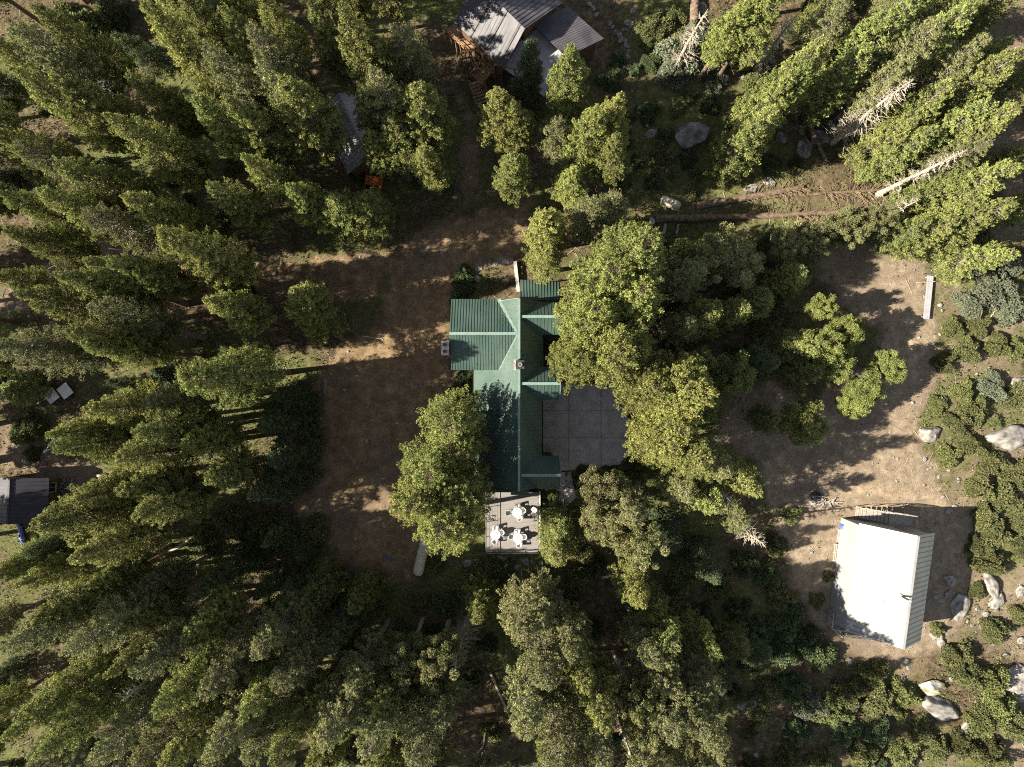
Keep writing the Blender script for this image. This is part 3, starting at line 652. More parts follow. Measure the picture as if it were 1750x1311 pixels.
# dead trees
def dead_tree(ax, ay, h, R, seed, label, nb=150):
    x, y = base_of(ax, ay, h); o = link('dead_tree', snag(seed, h, R, nb), loc=(x, y, float(gh(x, y))))
    tag(o, label, 'dead tree'); return o
dead_tree(1562, 140, 15, 2.3, 1, 'bleached bare dead tree with dense feathery twigs, upper of the two at right', 230)
dead_tree(1660, 250, 15, 1.5, 2, 'bleached dead tree with curved bare branches leaning over the dirt track, lower right', 110)
dead_tree(1500, 95, 13, 1.5, 3, 'thin grey dead tree among green crowns near the top right', 70)
dead_tree(1566, 340, 8, 1.9, 4, 'grey dead tree poking through crowns above the long white board', 60)
dead_tree(1425, 395, 7, 1.8, 5, 'forked pale dead tree rising from the twiggy pines below the logs', 60)
dead_tree(1210, 10, 12, 1.5, 6, 'grey bare tree with drooping twigs beside the old tank at the top', 90)
dead_tree(1360, 30, 11, 1.6, 7, 'straw coloured dead tree by the top edge, right of the conifers', 110)
dead_tree(1085, 1298, 17, 1.0, 8, 'thin dead trunk with short stubs near the middle of the bottom edge', 50)
dead_tree(1300, 925, 9, 1.7, 9, 'pale twisted dead tree between the concrete patio and the white-roofed building', 90)
dead_tree(1250, 855, 13, 1.3, 10, 'bare white-limbed dead tree below right of the concrete patio', 60)
dead_tree(782, 1150, 14, 2.0, 12, 'bare dark-branched dead tree in the shaded bottom forest', 90)
dead_tree(200, 1205, 18, 2.2, 13, 'bare grey dead tree in the lower left forest', 110)

# ------------------------------------------------------------------ shrubs
SHRUBS = [ # px, py, radius m, height, kind
 (1690,490,3.2,2.0,'willow'),(1655,520,2.2,1.7,'willow'),(1725,530,2.4,1.8,'willow'),(1668,455,1.9,1.5,'willow'),(1720,455,2.0,1.6,'willow'),
 (1165,100,3.0,2.6,'willow'),(1195,75,2.2,2.2,'willow'),(1150,130,2.1,2.0,'willow'),(1210,115,2.0,2.0,'willow'),
 (1690,790,2.4,1.4,'manz'),(1730,810,2.4,1.5,'manz'),(1670,830,2.2,1.4,'manz'),(1710,850,2.5,1.5,'manz'),(1740,870,2.2,1.4,'manz'),(1680,880,1.9,1.3,'manz'),
 (1695,912,2.4,1.5,'manz'),(1688,960,2.3,1.5,'manz'),(1668,930,1.6,1.2,'manz'),(1745,900,1.6,1.2,'manz'),(1742,930,1.8,1.2,'manz'),(1697,1075,1.9,1.3,'manz'),(1668,1010,1.3,.9,'manz'),
 (1745,1050,1.6,1.2,'manz'),(1655,760,1.8,1.2,'manz'),(1630,720,2.0,1.3,'manz'),(1660,700,2.1,1.4,'green'),(1690,660,2.2,1.5,'willow'),(1730,680,2.0,1.4,'manz'),(1640,670,1.9,1.2,'green'),
 (1620,780,1.7,1.1,'green'),(1600,690,1.4,.9,'green'),(1650,600,2.0,1.3,'manz'),(1700,590,2.0,1.3,'green'),(1735,600,1.8,1.2,'green'),(1670,560,1.7,1.2,'manz'),(1625,560,1.5,1.1,'green'),(1610,620,1.6,1.1,'manz'),
 (1630,1120,2.3,1.6,'manz'),(1600,1075,1.2,.8,'green'),(1650,1150,2.4,1.6,'manz'),(1690,1160,2.6,2.0,'green'),(1700,1205,2.6,2.0,'green'),(1670,1230,2.3,1.7,'green'),(1735,1240,2.4,1.6,'manz'),(1640,1270,2.3,1.5,'manz'),
 (1690,1285,2.5,1.6,'manz'),(1600,1275,2.0,1.4,'manz'),(1570,1250,1.7,1.2,'green'),(1490,1150,2.0,1.4,'green'),(1450,1180,2.2,1.5,'manz'),(1500,1195,2.3,1.5,'manz'),(1540,1185,1.8,1.3,'green'),(1420,1210,2.0,1.4,'green'),
 (1380,1200,2.0,1.5,'willow'),(1350,1170,2.0,1.6,'dark'),(1370,1090,2.2,1.8,'dark'),(1340,1060,2.2,1.8,'dark'),(1400,1120,1.8,1.5,'dark'),(1335,1110,2.0,1.6,'dark'),(1330,1020,1.8,1.5,'green'),(1440,1245,2.0,1.3,'dark'),
 (1500,1245,2.0,1.3,'dark'),(1540,1290,2.0,1.3,'green'),(1470,1290,2.0,1.4,'green'),(1400,1300,2.0,1.3,'green'),(1345,1290,1.8,1.3,'green'),(1310,1180,1.8,1.3,'green'),(1280,1130,1.6,1.2,'dark'),(1300,1070,1.8,1.4,'dark'),
 (155,65,3.0,2.4,'green'),(190,40,2.6,2.2,'green'),(120,40,2.4,2.0,'green'),(170,105,2.4,1.8,'dark'),(220,90,2.2,1.8,'dark'),(130,105,2.2,1.6,'green'),(60,730,1.8,1.5,'green'),(40,740,1.5,1.2,'green'),(60,775,1.1,.9,'green'),
 (942,846,1.1,.9,'green'),(790,495,1.4,1.2,'dark'),(785,520,1.3,1.1,'dark'),(795,470,1.2,1.0,'dark'),(798,650,1.6,1.3,'dark'),(785,670,1.5,1.2,'dark'),(745,965,1.1,.9,'green'),(830,965,1.4,1.1,'green'),(860,972,1.3,1.0,'dark'),
 (1280,20,1.5,1.1,'green'),(1120,45,2.0,1.4,'green'),(1150,30,1.6,1.2,'green'),(1195,65,1.5,1.2,'green'),(1240,90,2.0,1.4,'green'),(1290,100,2.0,1.5,'green'),(1220,140,1.7,1.2,'willow'),(1290,140,1.6,1.1,'green'),(1150,300,.9,.7,'green'),
 (1080,800,1.4,1.1,'green'),(1085,760,1.3,1.0,'green'),(1090,700,1.4,1.2,'dark'),(1000,815,1.6,1.2,'dark'),(1045,812,1.5,1.2,'dark'),(520,915,3,2.0,'green'),(470,905,2.5,1.8,'green'),(400,890,2.2,1.6,'green'),(440,930,2.4,1.7,'dark'),
 (350,930,2.0,1.5,'green'),(420,500,1.3,1,'dark'),(990,985,1.6,1.5,'green'),(1010,960,1.8,1.8,'manz'),(930,1000,1.8,1.4,'green'),(880,1010,1.6,1.2,'dark'),(800,1000,1.8,1.3,'green'),(760,1030,1.7,1.2,'dark'),(970,1030,1.7,1.5,'green'),
 (1395,1025,1.0,.8,'green'),(1415,985,.8,.6,'green'),(1190,300,1.0,.8,'green'),(1260,290,1.0,.8,'green'),(1185,330,1.0,.7,'green'),(1560,320,1.2,.9,'green'),
 (1270,960,1.8,1.4,'dark'),(1230,1000,1.8,1.4,'green'),(1190,960,1.8,1.4,'green'),(1260,1040,1.6,1.3,'dark'),(1160,1000,1.7,1.3,'green'),(1200,1050,1.6,1.2,'dark'),
 (1350,880,1.3,.9,'green'),(1325,930,1.5,1.1,'green'),(1310,980,1.7,1.3,'dark')]
# more undergrowth bushes scattered in the open forest at the right, top and bottom
for (x0, y0, x1, y1, n, kinds) in [(1100,0,1640,300,46,('green','manz','dark')),(1600,560,1760,730,8,('green','manz')),(1110,400,1340,640,26,('dark','green')),(560,990,1250,1311,46,('dark','green')),
                               (0,180,420,420,20,('dark','green')),(0,960,560,1311,22,('dark','green')),(1250,1060,1560,1311,22,('green','dark','manz')),(640,100,800,350,10,('dark',)),(1040,100,1260,330,14,('dark',)),(1560,360,1760,450,7,('green','manz'))]:
    c_ = 0
    for _ in range(n*12):
        if c_ >= n: break
        px = rnd.uniform(x0, x1); py = rnd.uniform(y0, y1); r = rnd.uniform(.8, 1.8)
        if float(max(pdist(np.array([px]), np.array([py]), P_)[0] for P_ in (YARD, ROAD, CLEAR, CAMP, PATH))) > -16: continue
        if any(math.hypot(px-a, py-b_) < q_ for a, b_, q_ in [(1188,228,44),(1110,235,20),(1385,248,40),(1440,205,34),(1145,348,26),(595,240,70),(640,318,40),(870,60,170),(1510,1000,150),(1595,1197,62),(1280,320,30),(1185,20,30),(180,155,30)]): continue
        if any(math.hypot(px-a[0], py-a[1]) < (a[2]+r)*PXM*.75 for a in SHRUBS): continue
        SHRUBS.append((px, py, r, r*rnd.uniform(.6, .9), rnd.choice(kinds))); c_ += 1
SADJ = {'manz': 'dark olive', 'willow': 'grey green', 'green': 'bright green', 'dark': 'deep green'}
sp_ = {}; sitems = []
for px, py, r, hh, k in SHRUBS:
    if px > 1580: r *= .84
    x, y, _z = W(px, py); vi_ = rnd.randrange(len(SH[k])); st, fo, H0, R0 = SH[k][vi_]; sc = (r/R0*rnd.uniform(.76, .94), r/R0*rnd.uniform(.76, .94), hh/H0)
    loc = (x, y, float(gh(x, y))-.05)
    if (k, vi_) not in sp_:
        o = thing('shrub', None, 'shrub', loc, rnd.uniform(0, 6.28), 'shrubs between the trees and boulders'); o.scale = sc; link('stem', st, o); link('foliage', fo, o); sp_[(k, vi_)] = o
    else: o = copy_tree(sp_[(k, vi_)], loc, rnd.uniform(0, 6.28), sc)
    sitems.append(dict(px=px, py=py, noun='shrub', adj=('large ' if r > 2.1 else 'small ' if r < 1.3 else '')+SADJ[k], o=o))
place_labels(sitems)

# ------------------------------------------------------------------ ground cover, twigs, stones
rg = np.random.default_rng(7)
def scatter(n, fn, xr=(-60, 60), yr=(-46, 46)):
    x = rg.uniform(*xr, n); y = rg.uniform(*yr, n); k = rg.random(n) < fn(x, y); return x[k], y[k]
BUILT = [[(760,505),(962,505),(962,850),(760,850)],[(826,838),(930,838),(930,950),(826,950)],[(920,650),(1078,650),(1078,802),(920,802)],[(1420,885),(1560,885),(1560,1125),(1400,1125)],
         [(770,-40),(1040,-40),(1040,150),(870,160),(770,60)]]
def cover_p(x, y):
    a, b_, c_, d_, e_ = masks(x, y); bare_ = np.maximum.reduce([a, b_, c_, d_*.7, e_])
    px = CX+x*PXM; py = CY-y*PXM; m_ = np.zeros(x.shape, bool)
    for P_ in BUILT: m_ |= inpoly(px, py, P_)
    g_ = np.clip((fbm(x*.16, y*.16, 40)-.36)*4, .22, 1); cl = np.clip((fbm(x*1.1, y*1.1, 60, 3)-.36)*6, 0, 1)
    return np.where(m_, 0, np.clip(g_*cl*(1-bare_)+.015*bare_, 0, 1))
x, y = scatter(330000, cover_p)
C = np.stack([x, y, gh(x, y)+rg.uniform(.02, .30, len(x))], 1); D = rg.normal(0, .6, C.shape); D[:, 2] += .6
v, q = sprays(C, D, rg.uniform(.08, .24, len(x)), rg, n=2, wide=.3)
tag(link('ground_cover', mesh_np('ground_cover', v, q, M['bush'], tint=np.repeat(np.clip(fbm(x*.8, y*.8, 90)*1.3-.35+rg.normal(0, .15, len(x)), 0, 1), 8))), kind='stuff')
x, y = scatter(14000, lambda a, b_: np.clip(cover_p(a, b_)*.8+.16, 0, .5)*(cover_p(a, b_) > 0))
A = np.stack([x, y, gh(x, y)+.04], 1); an = rg.uniform(0, 6.28, len(x)); L = rg.uniform(.3, 1.6, len(x))**1.3
B = A+np.stack([np.cos(an)*L, np.sin(an)*L, rg.uniform(-.02, .15, len(x))], 1); v, q = limb_tris(A, B, rg.uniform(.012, .035, len(x)), np.full(len(x), .008))
tag(link('fallen_twigs', mesh_np('fallen_twigs', v, q, M['deadwood'])), kind='stuff')
def icos(sub=1):
    import bmesh
    bm = bmesh.new(); bmesh.ops.create_icosphere(bm, subdivisions=sub, radius=1); v = np.array([p.co[:] for p in bm.verts]); f = np.array([[q.index for q in p.verts] for p in bm.faces]); bm.free(); return v, f
iv, if_ = icos(1)
def gravel_p(x, y):
    a, b_, c_, d_, e_ = masks(x, y); px = CX+x*PXM; right = np.clip((px-1150)/250, 0, 1)
    return np.clip(c_*.9+d_*.7+(a+b_)*.45+e_*.3+right*.12*(1-c_), 0, 1)*np.clip((fbm(x*.5, y*.5, 15)-.3)*3, .1, 1)
x, y = scatter(26000, gravel_p)
s_ = rg.uniform(.02, .09, len(x))*(1+3*(rg.random(len(x))**14)); ang = rg.uniform(0, 6.28, len(x))
P_ = iv[None]*s_[:, None, None]*rg.uniform(.6, 1.2, (len(x), 1, 3))*np.array([1, 1, .6]); ca, sa = np.cos(ang)[:, None], np.sin(ang)[:, None]
P_ = np.stack([P_[..., 0]*ca-P_[..., 1]*sa, P_[..., 0]*sa+P_[..., 1]*ca, P_[..., 2]], -1)+np.stack([x, y, gh(x, y)+.015], 1)[:, None]
tag(link('loose_gravel', mesh_np('loose_gravel', P_.reshape(-1, 3), (if_[None]+(np.arange(len(x))*12)[:, None, None]).reshape(-1, 3), M['rock'])), kind='stuff')

# boulders
def boulder_me(seed, m, sub=4, sq=(1, 1, .62), cuts=15, crack=True):
    rr = np.random.default_rng(seed); v, f = icos(sub)
    for _ in range(cuts):
        n_ = rr.normal(0, 1, 3); n_ /= np.linalg.norm(n_); d_ = rr.uniform(.48, .88); k = v@n_; over = k > d_; v[over] -= (k[over]-d_)[:, None]*n_*.92
    v *= np.array(sq)
    v *= (1+.30*(fbm(v[:, 0]*1.6+5, v[:, 1]*1.6+v[:, 2]*1.3+5, seed)-.5)+.10*(fbm(v[:, 0]*6+5, v[:, 1]*6+v[:, 2]*5+5, seed+3)-.5))[:, None]
    if crack:
        for _ in range(2):
            n_ = rr.normal(0, 1, 3); n_[2] *= .3; n_ /= np.linalg.norm(n_); d_ = np.abs(v@n_-rr.uniform(-.3, .3)+.05*np.sin(v[:, 0]*7)); v *= (1-.07*np.exp(-(d_/.045)**2))[:, None]
    return mesh_np('boulder', v, f, M[m], smooth=False)
BM_ = {('rock', i): boulder_me(600+i, 'rock', 4 if i < 3 else 3) for i in range(6)}
BM_.update({('darkrock', i): boulder_me(620+i, 'darkrock', 4) for i in range(3)}); BM_.update({('mossrock', i): boulder_me(640+i, 'mossrock', 5) for i in range(1)})
def boulder(px, py, a_, b_, h_, rot, m, i, label=None, sink=.25, noun='boulder'):
    x, y, _z = W(px, py); o = link(noun, BM_[(m, i)], loc=(x, y, float(gh(x, y))+h_*(.62-sink)*.5), rz=R_(rot), scale=(a_, b_, h_))
    tag(o, label, noun, 'boulders and stones lying on the ground' if not label else None); return o
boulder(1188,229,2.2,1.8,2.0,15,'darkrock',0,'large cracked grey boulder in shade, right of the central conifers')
boulder(1716,745,2.5,1.6,1.9,20,'rock',0,'big white boulder at the right edge among the shrubs')
boulder(1586,1175,1.8,1.1,1.5,170,'mossrock',0,'yellow green lichen boulder, upper half of the split pair below the white-roofed building')
boulder(1598,1208,2.6,1.25,1.7,166,'rock',1,'long white boulder, lower half of the split pair below the white-roofed building')
boulder(1590,740,1.0,1.3,1.1,100,'rock',2,'pale upright boulder at the edge of the dirt clearing, left of the big white one')
boulder(1692,1000,1.9,1.0,1.0,115,'rock',3,'long pale boulder among the olive bushes right of the white-roofed building')
boulder(1702,1030,1.2,.8,.8,60,'rock',4,'blocky pale boulder just below the long one, right of the white-roofed building')
boulder(1640,1035,1.3,1.7,.7,5,'rock',5,'flat grey slab in the shadow right of the white-roofed building')
boulder(1622,990,.8,.75,.8,0,'rock',0,'round grey boulder in the shadow right of the white-roofed building')
boulder(1618,1015,.55,.45,.5,60,'rock',3,'small wedge of rock below the round boulder in the white building\'s shadow')
boulder(1600,1085,.8,.6,.6,0,'rock',1,'pale boulder at the lower right corner of the white-roofed building')
boulder(1608,1097,.5,.5,.5,50,'rock',2,'small boulder touching the one at the white building\'s lower right corner')
boulder(1398,238,1.0,1.1,1.0,20,'darkrock',1,'round grey boulder right of the slanting log near the bleached dead tree')
boulder(1373,255,1.05,1.2,1.1,70,'darkrock',2,'round grey boulder left of the slanting log near the bleached dead tree')
boulder(1445,190,1.1,1.7,1.2,150,'rock',1,'tall leaning boulder left of the bleached dead tree')
boulder(1422,167,.8,.7,.8,40,'rock',2,'grey boulder above the tall leaning one by the bleached dead tree')
boulder(1430,215,.9,1.0,.8,10,'darkrock',0,'dark boulder at the foot of the tall leaning one')
boulder(1333,238,.6,.8,.6,0,'darkrock',1,'small blue grey boulder between the round boulders and the yellow green crown')
boulder(1284,323,1.2,.7,.6,20,'rock',3,'white boulder above the long fallen log')
boulder(1316,312,.9,.5,.5,160,'rock',4,'white flat boulder right of the one above the fallen log')
boulder(1113,229,.85,.6,.6,20,'rock',5,'cream boulder in shade left of the large cracked grey one')
boulder(1104,208,.4,.6,.5,0,'rock',0,'small pale rock above the cream boulder in shade')
boulder(1138,265,.25,.6,.35,0,'rock',2,'small narrow pale stone below the cream boulder')
boulder(1139,293,.3,.4,.35,0,'rock',4,'small pale stone beside the green bush above the short cream tank')
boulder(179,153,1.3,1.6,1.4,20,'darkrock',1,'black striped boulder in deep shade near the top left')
boulder(1198,17,.6,.9,.6,0,'darkrock',2,'grey oval boulder right of the old tank at the top')
boulder(1200,45,.6,.45,.45,0,'darkrock',1,'small grey boulder below the oval one at the top')
boulder(815,477,.45,.6,.45,0,'rock',3,'pale oval boulder at the left end of the garden stone ring')
boulder(820,960,.75,.65,.6,0,'rock',0,'white rounded boulder under the deck\'s lower edge')
boulder(800,962,.7,.5,.5,0,'rock',5,'white boulder left of the rounded one under the deck')
boulder(1360,1240,1.0,1.3,1.1,0,'darkrock',0,'blue grey boulder in the shade at the lower right forest edge')
boulder(1650,1240,1.3,.8,.8,60,'rock',3,'grey boulder at the lower edge of the white lichen pair')
boulder(1640,1253,1.0,.6,.6,10,'rock',4,'small boulder beneath the split pair, beside the green bushes')
boulder(540,720,.7,1.2,.16,5,'darkrock',1,'flat bluish rock set in the gravel at the yard\'s left side')
boulder(555,660,.4,1.1,.5,0,'rock',5,'narrow stone on the yard\'s upper left margin')
boulder(1275,1200,1.1,1.0,.9,0,'darkrock',2,'blue grey boulder below the dense forest at lower right of centre')
boulder(90,852,.9,.55,.5,35,'darkrock',1,'grey slab next to the fire ring at the left edge camp')
boulder(1740,1170,1.5,2.2,.9,0,'rock',2,'broad pale outcrop at the right edge near the bottom')
boulder(1740,660,1.4,1.0,.8,0,'rock',4,'pale outcrop at the right edge above the big white boulder')
boulder(1744,1010,.6,.8,.5,0,'rock',5,'white rock among the olive bushes at the right edge')
boulder(1748,935,.5,.6,.5,0,'rock',0,'little white rock between the round olive bushes at the right edge')
ST = []
def stones_line(pts, step, r, jit=.25):
    for (x0, y0), (x1, y1) in zip(pts[:-1], pts[1:]):
        n_ = max(1, int(math.hypot(x1-x0, y1-y0)/step))
        for k in range(n_): ST.append((x0+(x1-x0)*k/n_+rnd.gauss(0, step*jit), y0+(y1-y0)*k/n_+rnd.gauss(0, step*jit), r*rnd.uniform(.65, 1.3)))
stones_line([(1003,0),(1015,18),(1025,32)], 6, .30); stones_line([(1042,40),(1052,55),(1066,72),(1075,88),(1073,105),(1062,120),(1055,138)], 6.5, .34)
stones_line([(815,462),(822,452),(838,450),(850,452)], 6, .30); stones_line([(852,446),(866,444),(878,450)], 6, .55)
stones_line([(75,795),(75,815),(80,835),(85,850)], 9, .28); stones_line([(632,985),(658,1000)], 9, .35); stones_line([(660,992),(680,992)], 8, .45)
stones_line([(832,952),(860,955),(885,962),(920,958),(940,950)], 8, .38); stones_line([(955,880),(970,872)], 5, .22); stones_line([(790,965),(835,955)], 9, .30)
stones_line([(1640,1040),(1665,1080),(1660,1060)], 10, .2)
for (px, py, r) in [(1700,1040,.5),(1715,1060,.3),(1685,1050,.45),(1670,1040,.3),(1638,820,.35),(1632,865,.35),(1622,872,.5),(1605,815,.25),(1612,850,.22),(1664,868,.2),(1580,785,.4),(1620,800,.35),(1590,800,.25),(1437,1165,.45),
                   (1548,1130,.45),(1552,1140,.3),(1520,1145,.3),(1450,1130,.4),(1542,1160,.45),(1410,1082,.3),(1500,1130,.3),(1625,1160,.3),(1620,900,.3),(1612,945,.3),(1635,905,.25),(1610,960,.2),(1600,1020,.4),(1608,1035,.3),(1730,1080,.5),(1745,1095,.7),(1740,1060,.3),
                   (1290,1290,.4),(1700,1100,.3),(1720,1120,.4),(480,795,.25),(495,930,.5),(512,880,.3),(520,890,.35),(700,985,.35),(665,950,.2),(1090,240,.2),(1128,270,.2),(1390,715,.3),(1440,700,.3),(1655,500,.25),(1265,690,.3),(1610,560,.3),(1690,520,.25),(1640,440,.3),(1605,400,.4),(1075,40,.55),(1082,18,.4),(1068,50,.3),(1270,132,.4),(1490,300,.4),
                   (330,130,.4),(318,110,.3),(105,30,.3),(275,60,.3),(280,85,.35),(285,100,.3),(365,48,.3),(1560,1290,.4),(1570,1300,.4),(1180,420,.2),(1225,445,.2)]: ST.append((px, py, r))
ritems = []
for k, (px, py, r) in enumerate(ST):
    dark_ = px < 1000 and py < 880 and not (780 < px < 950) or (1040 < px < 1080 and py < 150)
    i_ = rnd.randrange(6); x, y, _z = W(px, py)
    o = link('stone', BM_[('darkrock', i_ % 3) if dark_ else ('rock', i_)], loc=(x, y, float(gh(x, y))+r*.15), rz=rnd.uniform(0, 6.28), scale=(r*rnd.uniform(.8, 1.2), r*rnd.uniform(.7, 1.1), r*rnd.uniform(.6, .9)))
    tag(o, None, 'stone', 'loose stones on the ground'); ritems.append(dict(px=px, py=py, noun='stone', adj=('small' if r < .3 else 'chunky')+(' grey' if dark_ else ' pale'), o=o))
place_labels(ritems)

M['strawwood0'] = mat('dead needles', (0.10, 0.065, 0.035), (0.20, 0.13, 0.07), 5, .9)
# ------------------------------------------------------------------ the green-roofed house
def wall_prism(prof, axis, a0, a1):
    """profile (list of (u, z)) swept along x or y between a0 and a1"""
    m = MB(); n = len(prof)
    v = [((u, a0, z) if axis == 'y' else (a0, u, z)) for u, z in prof] + [((u, a1, z) if axis == 'y' else (a1, u, z)) for u, z in prof]
    return m.add(v, [tuple(range(n))[::-1], tuple(range(n, 2*n))]+[(i, (i+1) % n, (i+1) % n+n, i+n) for i in range(n)])
def window(parent, c, w_, h_, axis, depth=.06, label=None):
    """c = centre on the wall face; axis = outward normal ('x','-x','y','-y')"""
    s = -1 if axis[0] == '-' else 1; ax = axis[-1]; x, y, z = c
    def bx(m, u0, u1, z0, z1, d0, d1):
        if ax == 'x': m.box(*sorted((x+s*d0, x+s*d1)), y+u0, y+u1, z+z0, z+z1)
        else: m.box(x+u0, x+u1, *sorted((y+s*d0, y+s*d1)), z+z0, z+z1)
    f = MB(); t_ = .07
    bx(f, -w_/2-t_, w_/2+t_, h_/2, h_/2+t_, .003, depth); bx(f, -w_/2-t_, w_/2+t_, -h_/2-t_, -h_/2, .003, depth+.04)
    bx(f, -w_/2-t_, -w_/2, -h_/2, h_/2, .003, depth); bx(f, w_/2, w_/2+t_, -h_/2, h_/2, .003, depth); bx(f, -.02, .02, -h_/2, h_/2, .003, depth*.8)
    wo = f.build('window', M['frame'], parent); g = MB(); bx(g, -w_/2, w_/2, -h_/2, h_/2, .003, .02); g.build('pane', M['glass'], wo); return wo
def door(parent, c, w_, h_, axis):
    s = -1 if axis[0] == '-' else 1; ax = axis[-1]; x, y, z = c; f = MB()
    def bx(m, u0, u1, z0, z1, d0, d1):
        if ax == 'x': m.box(*sorted((x+s*d0, x+s*d1)), y+u0, y+u1, z+z0, z+z1)
        else: m.box(x+u0, x+u1, *sorted((y+s*d0, y+s*d1)), z+z0, z+z1)
    bx(f, -w_/2, w_/2, 0, h_, .003, .05); bx(f, -w_/2+.12, w_/2-.12, .15, h_*.45, .05, .065); bx(f, -w_/2+.12, w_/2-.12, h_*.52, h_-.12, .05, .065)
    d_ = f.build('door', M['timber'], parent); k = MB(); bx(k, w_/2-.12, w_/2-.06, h_*.46, h_*.5, .05, .11); k.build('handle', M['darkmetal'], d_); return d_

RZ = 9.0; RXm = .66; TP = 1.1
def zm(x): return RZ-TP*abs(x-RXm)
house = thing('house', 'long house with steep green metal roofs, a side wing and three small gables', 'house', (0, 0, 0))
WZ = 8.88; WY = 4.70; TW = .585; DZ = 8.86; TD = 1.28
wall_prism([(-3.45, -.5), (2.55, -.5), (2.55, zm(2.55)-.2), (RXm, RZ-.2), (-3.45, zm(-3.45)-.2)][::-1], 'y', -9.75, 7.6).build('wall', M['brownwall'], house)
wall_prism([(1.6, -.5), (7.8, -.5), (7.8, WZ-TW*3.1-.2), (WY, WZ-.2), (1.6, WZ-TW*3.1-.2)], 'x', -5.45, -.6).build('wall', M['brownwall'], house)
for yc in (6.30, 0.0, -8.63):
    wall_prism([(yc-1.35, 2.4 if yc < 5 and yc > -5 else -.4), (yc+1.35, 2.4 if yc < 5 and yc > -5 else -.4), (yc+1.35, DZ-TD*1.35-.2), (yc, DZ-.2), (yc-1.35, DZ-TD*1.35-.2)], 'x', 2.0, 4.15).build('wall', M['brownwall'], house)
def roof_part(name, poly, seam, m='greenmetal', parent=house, step=.3, t_=.12, rw=.05, rh=.045):
    r = MB(); r.slab(poly, t_); r.ribs(poly, seam, step, rw, rh); return r.build(name, M[m], parent)
yN, yS = 7.97, -10.1
xw = -3.84; xe = 2.93
# main slopes
SWc = W(810, 843, zm(xw)); 
west = [(RXm, yN, RZ), (xw, yN, zm(xw)), (xw, SWc[1], zm(xw)), (RXm, yS-.0, RZ)]
roof_part('west_roof', west, (1, 0), step=.36, rw=.045, rh=.035)
east = [(RXm, yN, RZ), (RXm, yS, RZ), (xe, yS, zm(xe)), (xe, yN, zm(xe))]
roof_part('east_roof', east, (1, 0), step=.36)
# wing
yn_, ys_ = WY+3.48, WY-3.4; zn_ = WZ-TW*3.48; zs_ = WZ-TW*3.4; xv = -5.88
xnv = RXm-(RZ-zn_)/TP; xsv = RXm-(RZ-zs_)/TP; xt = RXm-(RZ-WZ)/TP
roof_part('wing_north_roof', [(xt, WY, WZ), (xnv, yn_, zn_), (xv, yn_, zn_), (xv, WY, WZ)][::1], (0, 1), step=.27, rw=.06, rh=.05)
roof_part('wing_south_roof', [(xv, WY, WZ), (xv, ys_, zs_), (xsv, ys_, zs_), (xt, WY, WZ)], (0, 1), step=.27, rw=.05, rh=.04)
# cross gables at the east side
xg = 4.57
for yc in (6.30, 0.0, -8.63):
    hw = 1.62 if yc < 5 else 1.58; ze = DZ-TD*hw; xa = RXm+(RZ-DZ)/TP; xb = RXm+(RZ-ze)/TP
    roof_part('gable_roof', [(xa, yc, DZ), (xg, yc, DZ), (xg, yc+hw, ze), (xb, yc+hw, ze)], (0, 1), step=.34, rw=.04, rh=.03)
    roof_part('gable_roof', [(xg, yc, DZ), (xa, yc, DZ), (xb, yc-hw, ze), (xg, yc-hw, ze)], (0, 1), step=.34, rw=.04, rh=.03)
    MB().beam((xa+.1, yc, DZ+.03), (xg, yc, DZ+.03), .26, .05).build('ridge_cap', M['greentrim'], house)
    MB().beam((xg+.03, yc, DZ-.03), (xg+.03, yc+hw, ze-.03), .05, .18).beam((xg+.03, yc, DZ-.03), (xg+.03, yc-hw, ze-.03), .05, .18).build('bargeboard', M['greentrim'], house)
    window(house, (4.15, yc, 5.6), 1.2, 1.2, 'x')
# caps and valley flashing
cap = MB(); cap.beam((RXm, yN, RZ+.03), (RXm, yS, RZ+.03), .22, .05); cap.build('ridge_cap', M['greentrim'], house)
MB().beam((xv, WY, WZ+.03), (xt-.1, WY, WZ+.03), .26, .05).build('ridge_cap', M['greentrim'], house)
MB().beam((xt, WY+.0, WZ+.05), (xnv, yn_, zn_+.05), .36, .05).build('valley_flashing', M['greentrim'], house)
MB().beam((xt, WY-.0, WZ+.04), (xsv, ys_, zs_+.04), .12, .04).build('valley_flashing', M['greentrim'], house)
MB().beam((RXm, yN+.03, RZ-.05), (xnv, yN+.03, zm(xnv)-.05), .05, .16).build('bargeboard', M['greentrim'], house)
MB().beam((xw+.15, -3.1, zm(xw+.15)+.08), (RXm-1.2, -3.1, zm(RXm-1.2)+.08), .06, .10).build('snow_guard', M['darkmetal'], house)
# lower porch roof at the north end
p_ = [W(889, 478, 3.6), W(889, 513, 4.6), W(957, 513, 4.6), W(957, 482, 3.6)]
roof_part('porch_roof', p_, (0, 1), step=.3)
for px, py in ((893, 482), (953, 485)):
    x, y, _ = W(px, py, 3.4); MB().box(x-.07, x+.07, y-.07, y+.07, -.2, 3.45).build('porch_post', M['timber'], house)
# small canopy over the deck door
cz = 4.2; p_ = [W(873, 838, cz+.35), W(873, 846, cz), W(904, 846, cz), W(904, 838, cz+.35)]
roof_part('door_canopy', p_, (0, 1), step=.2)
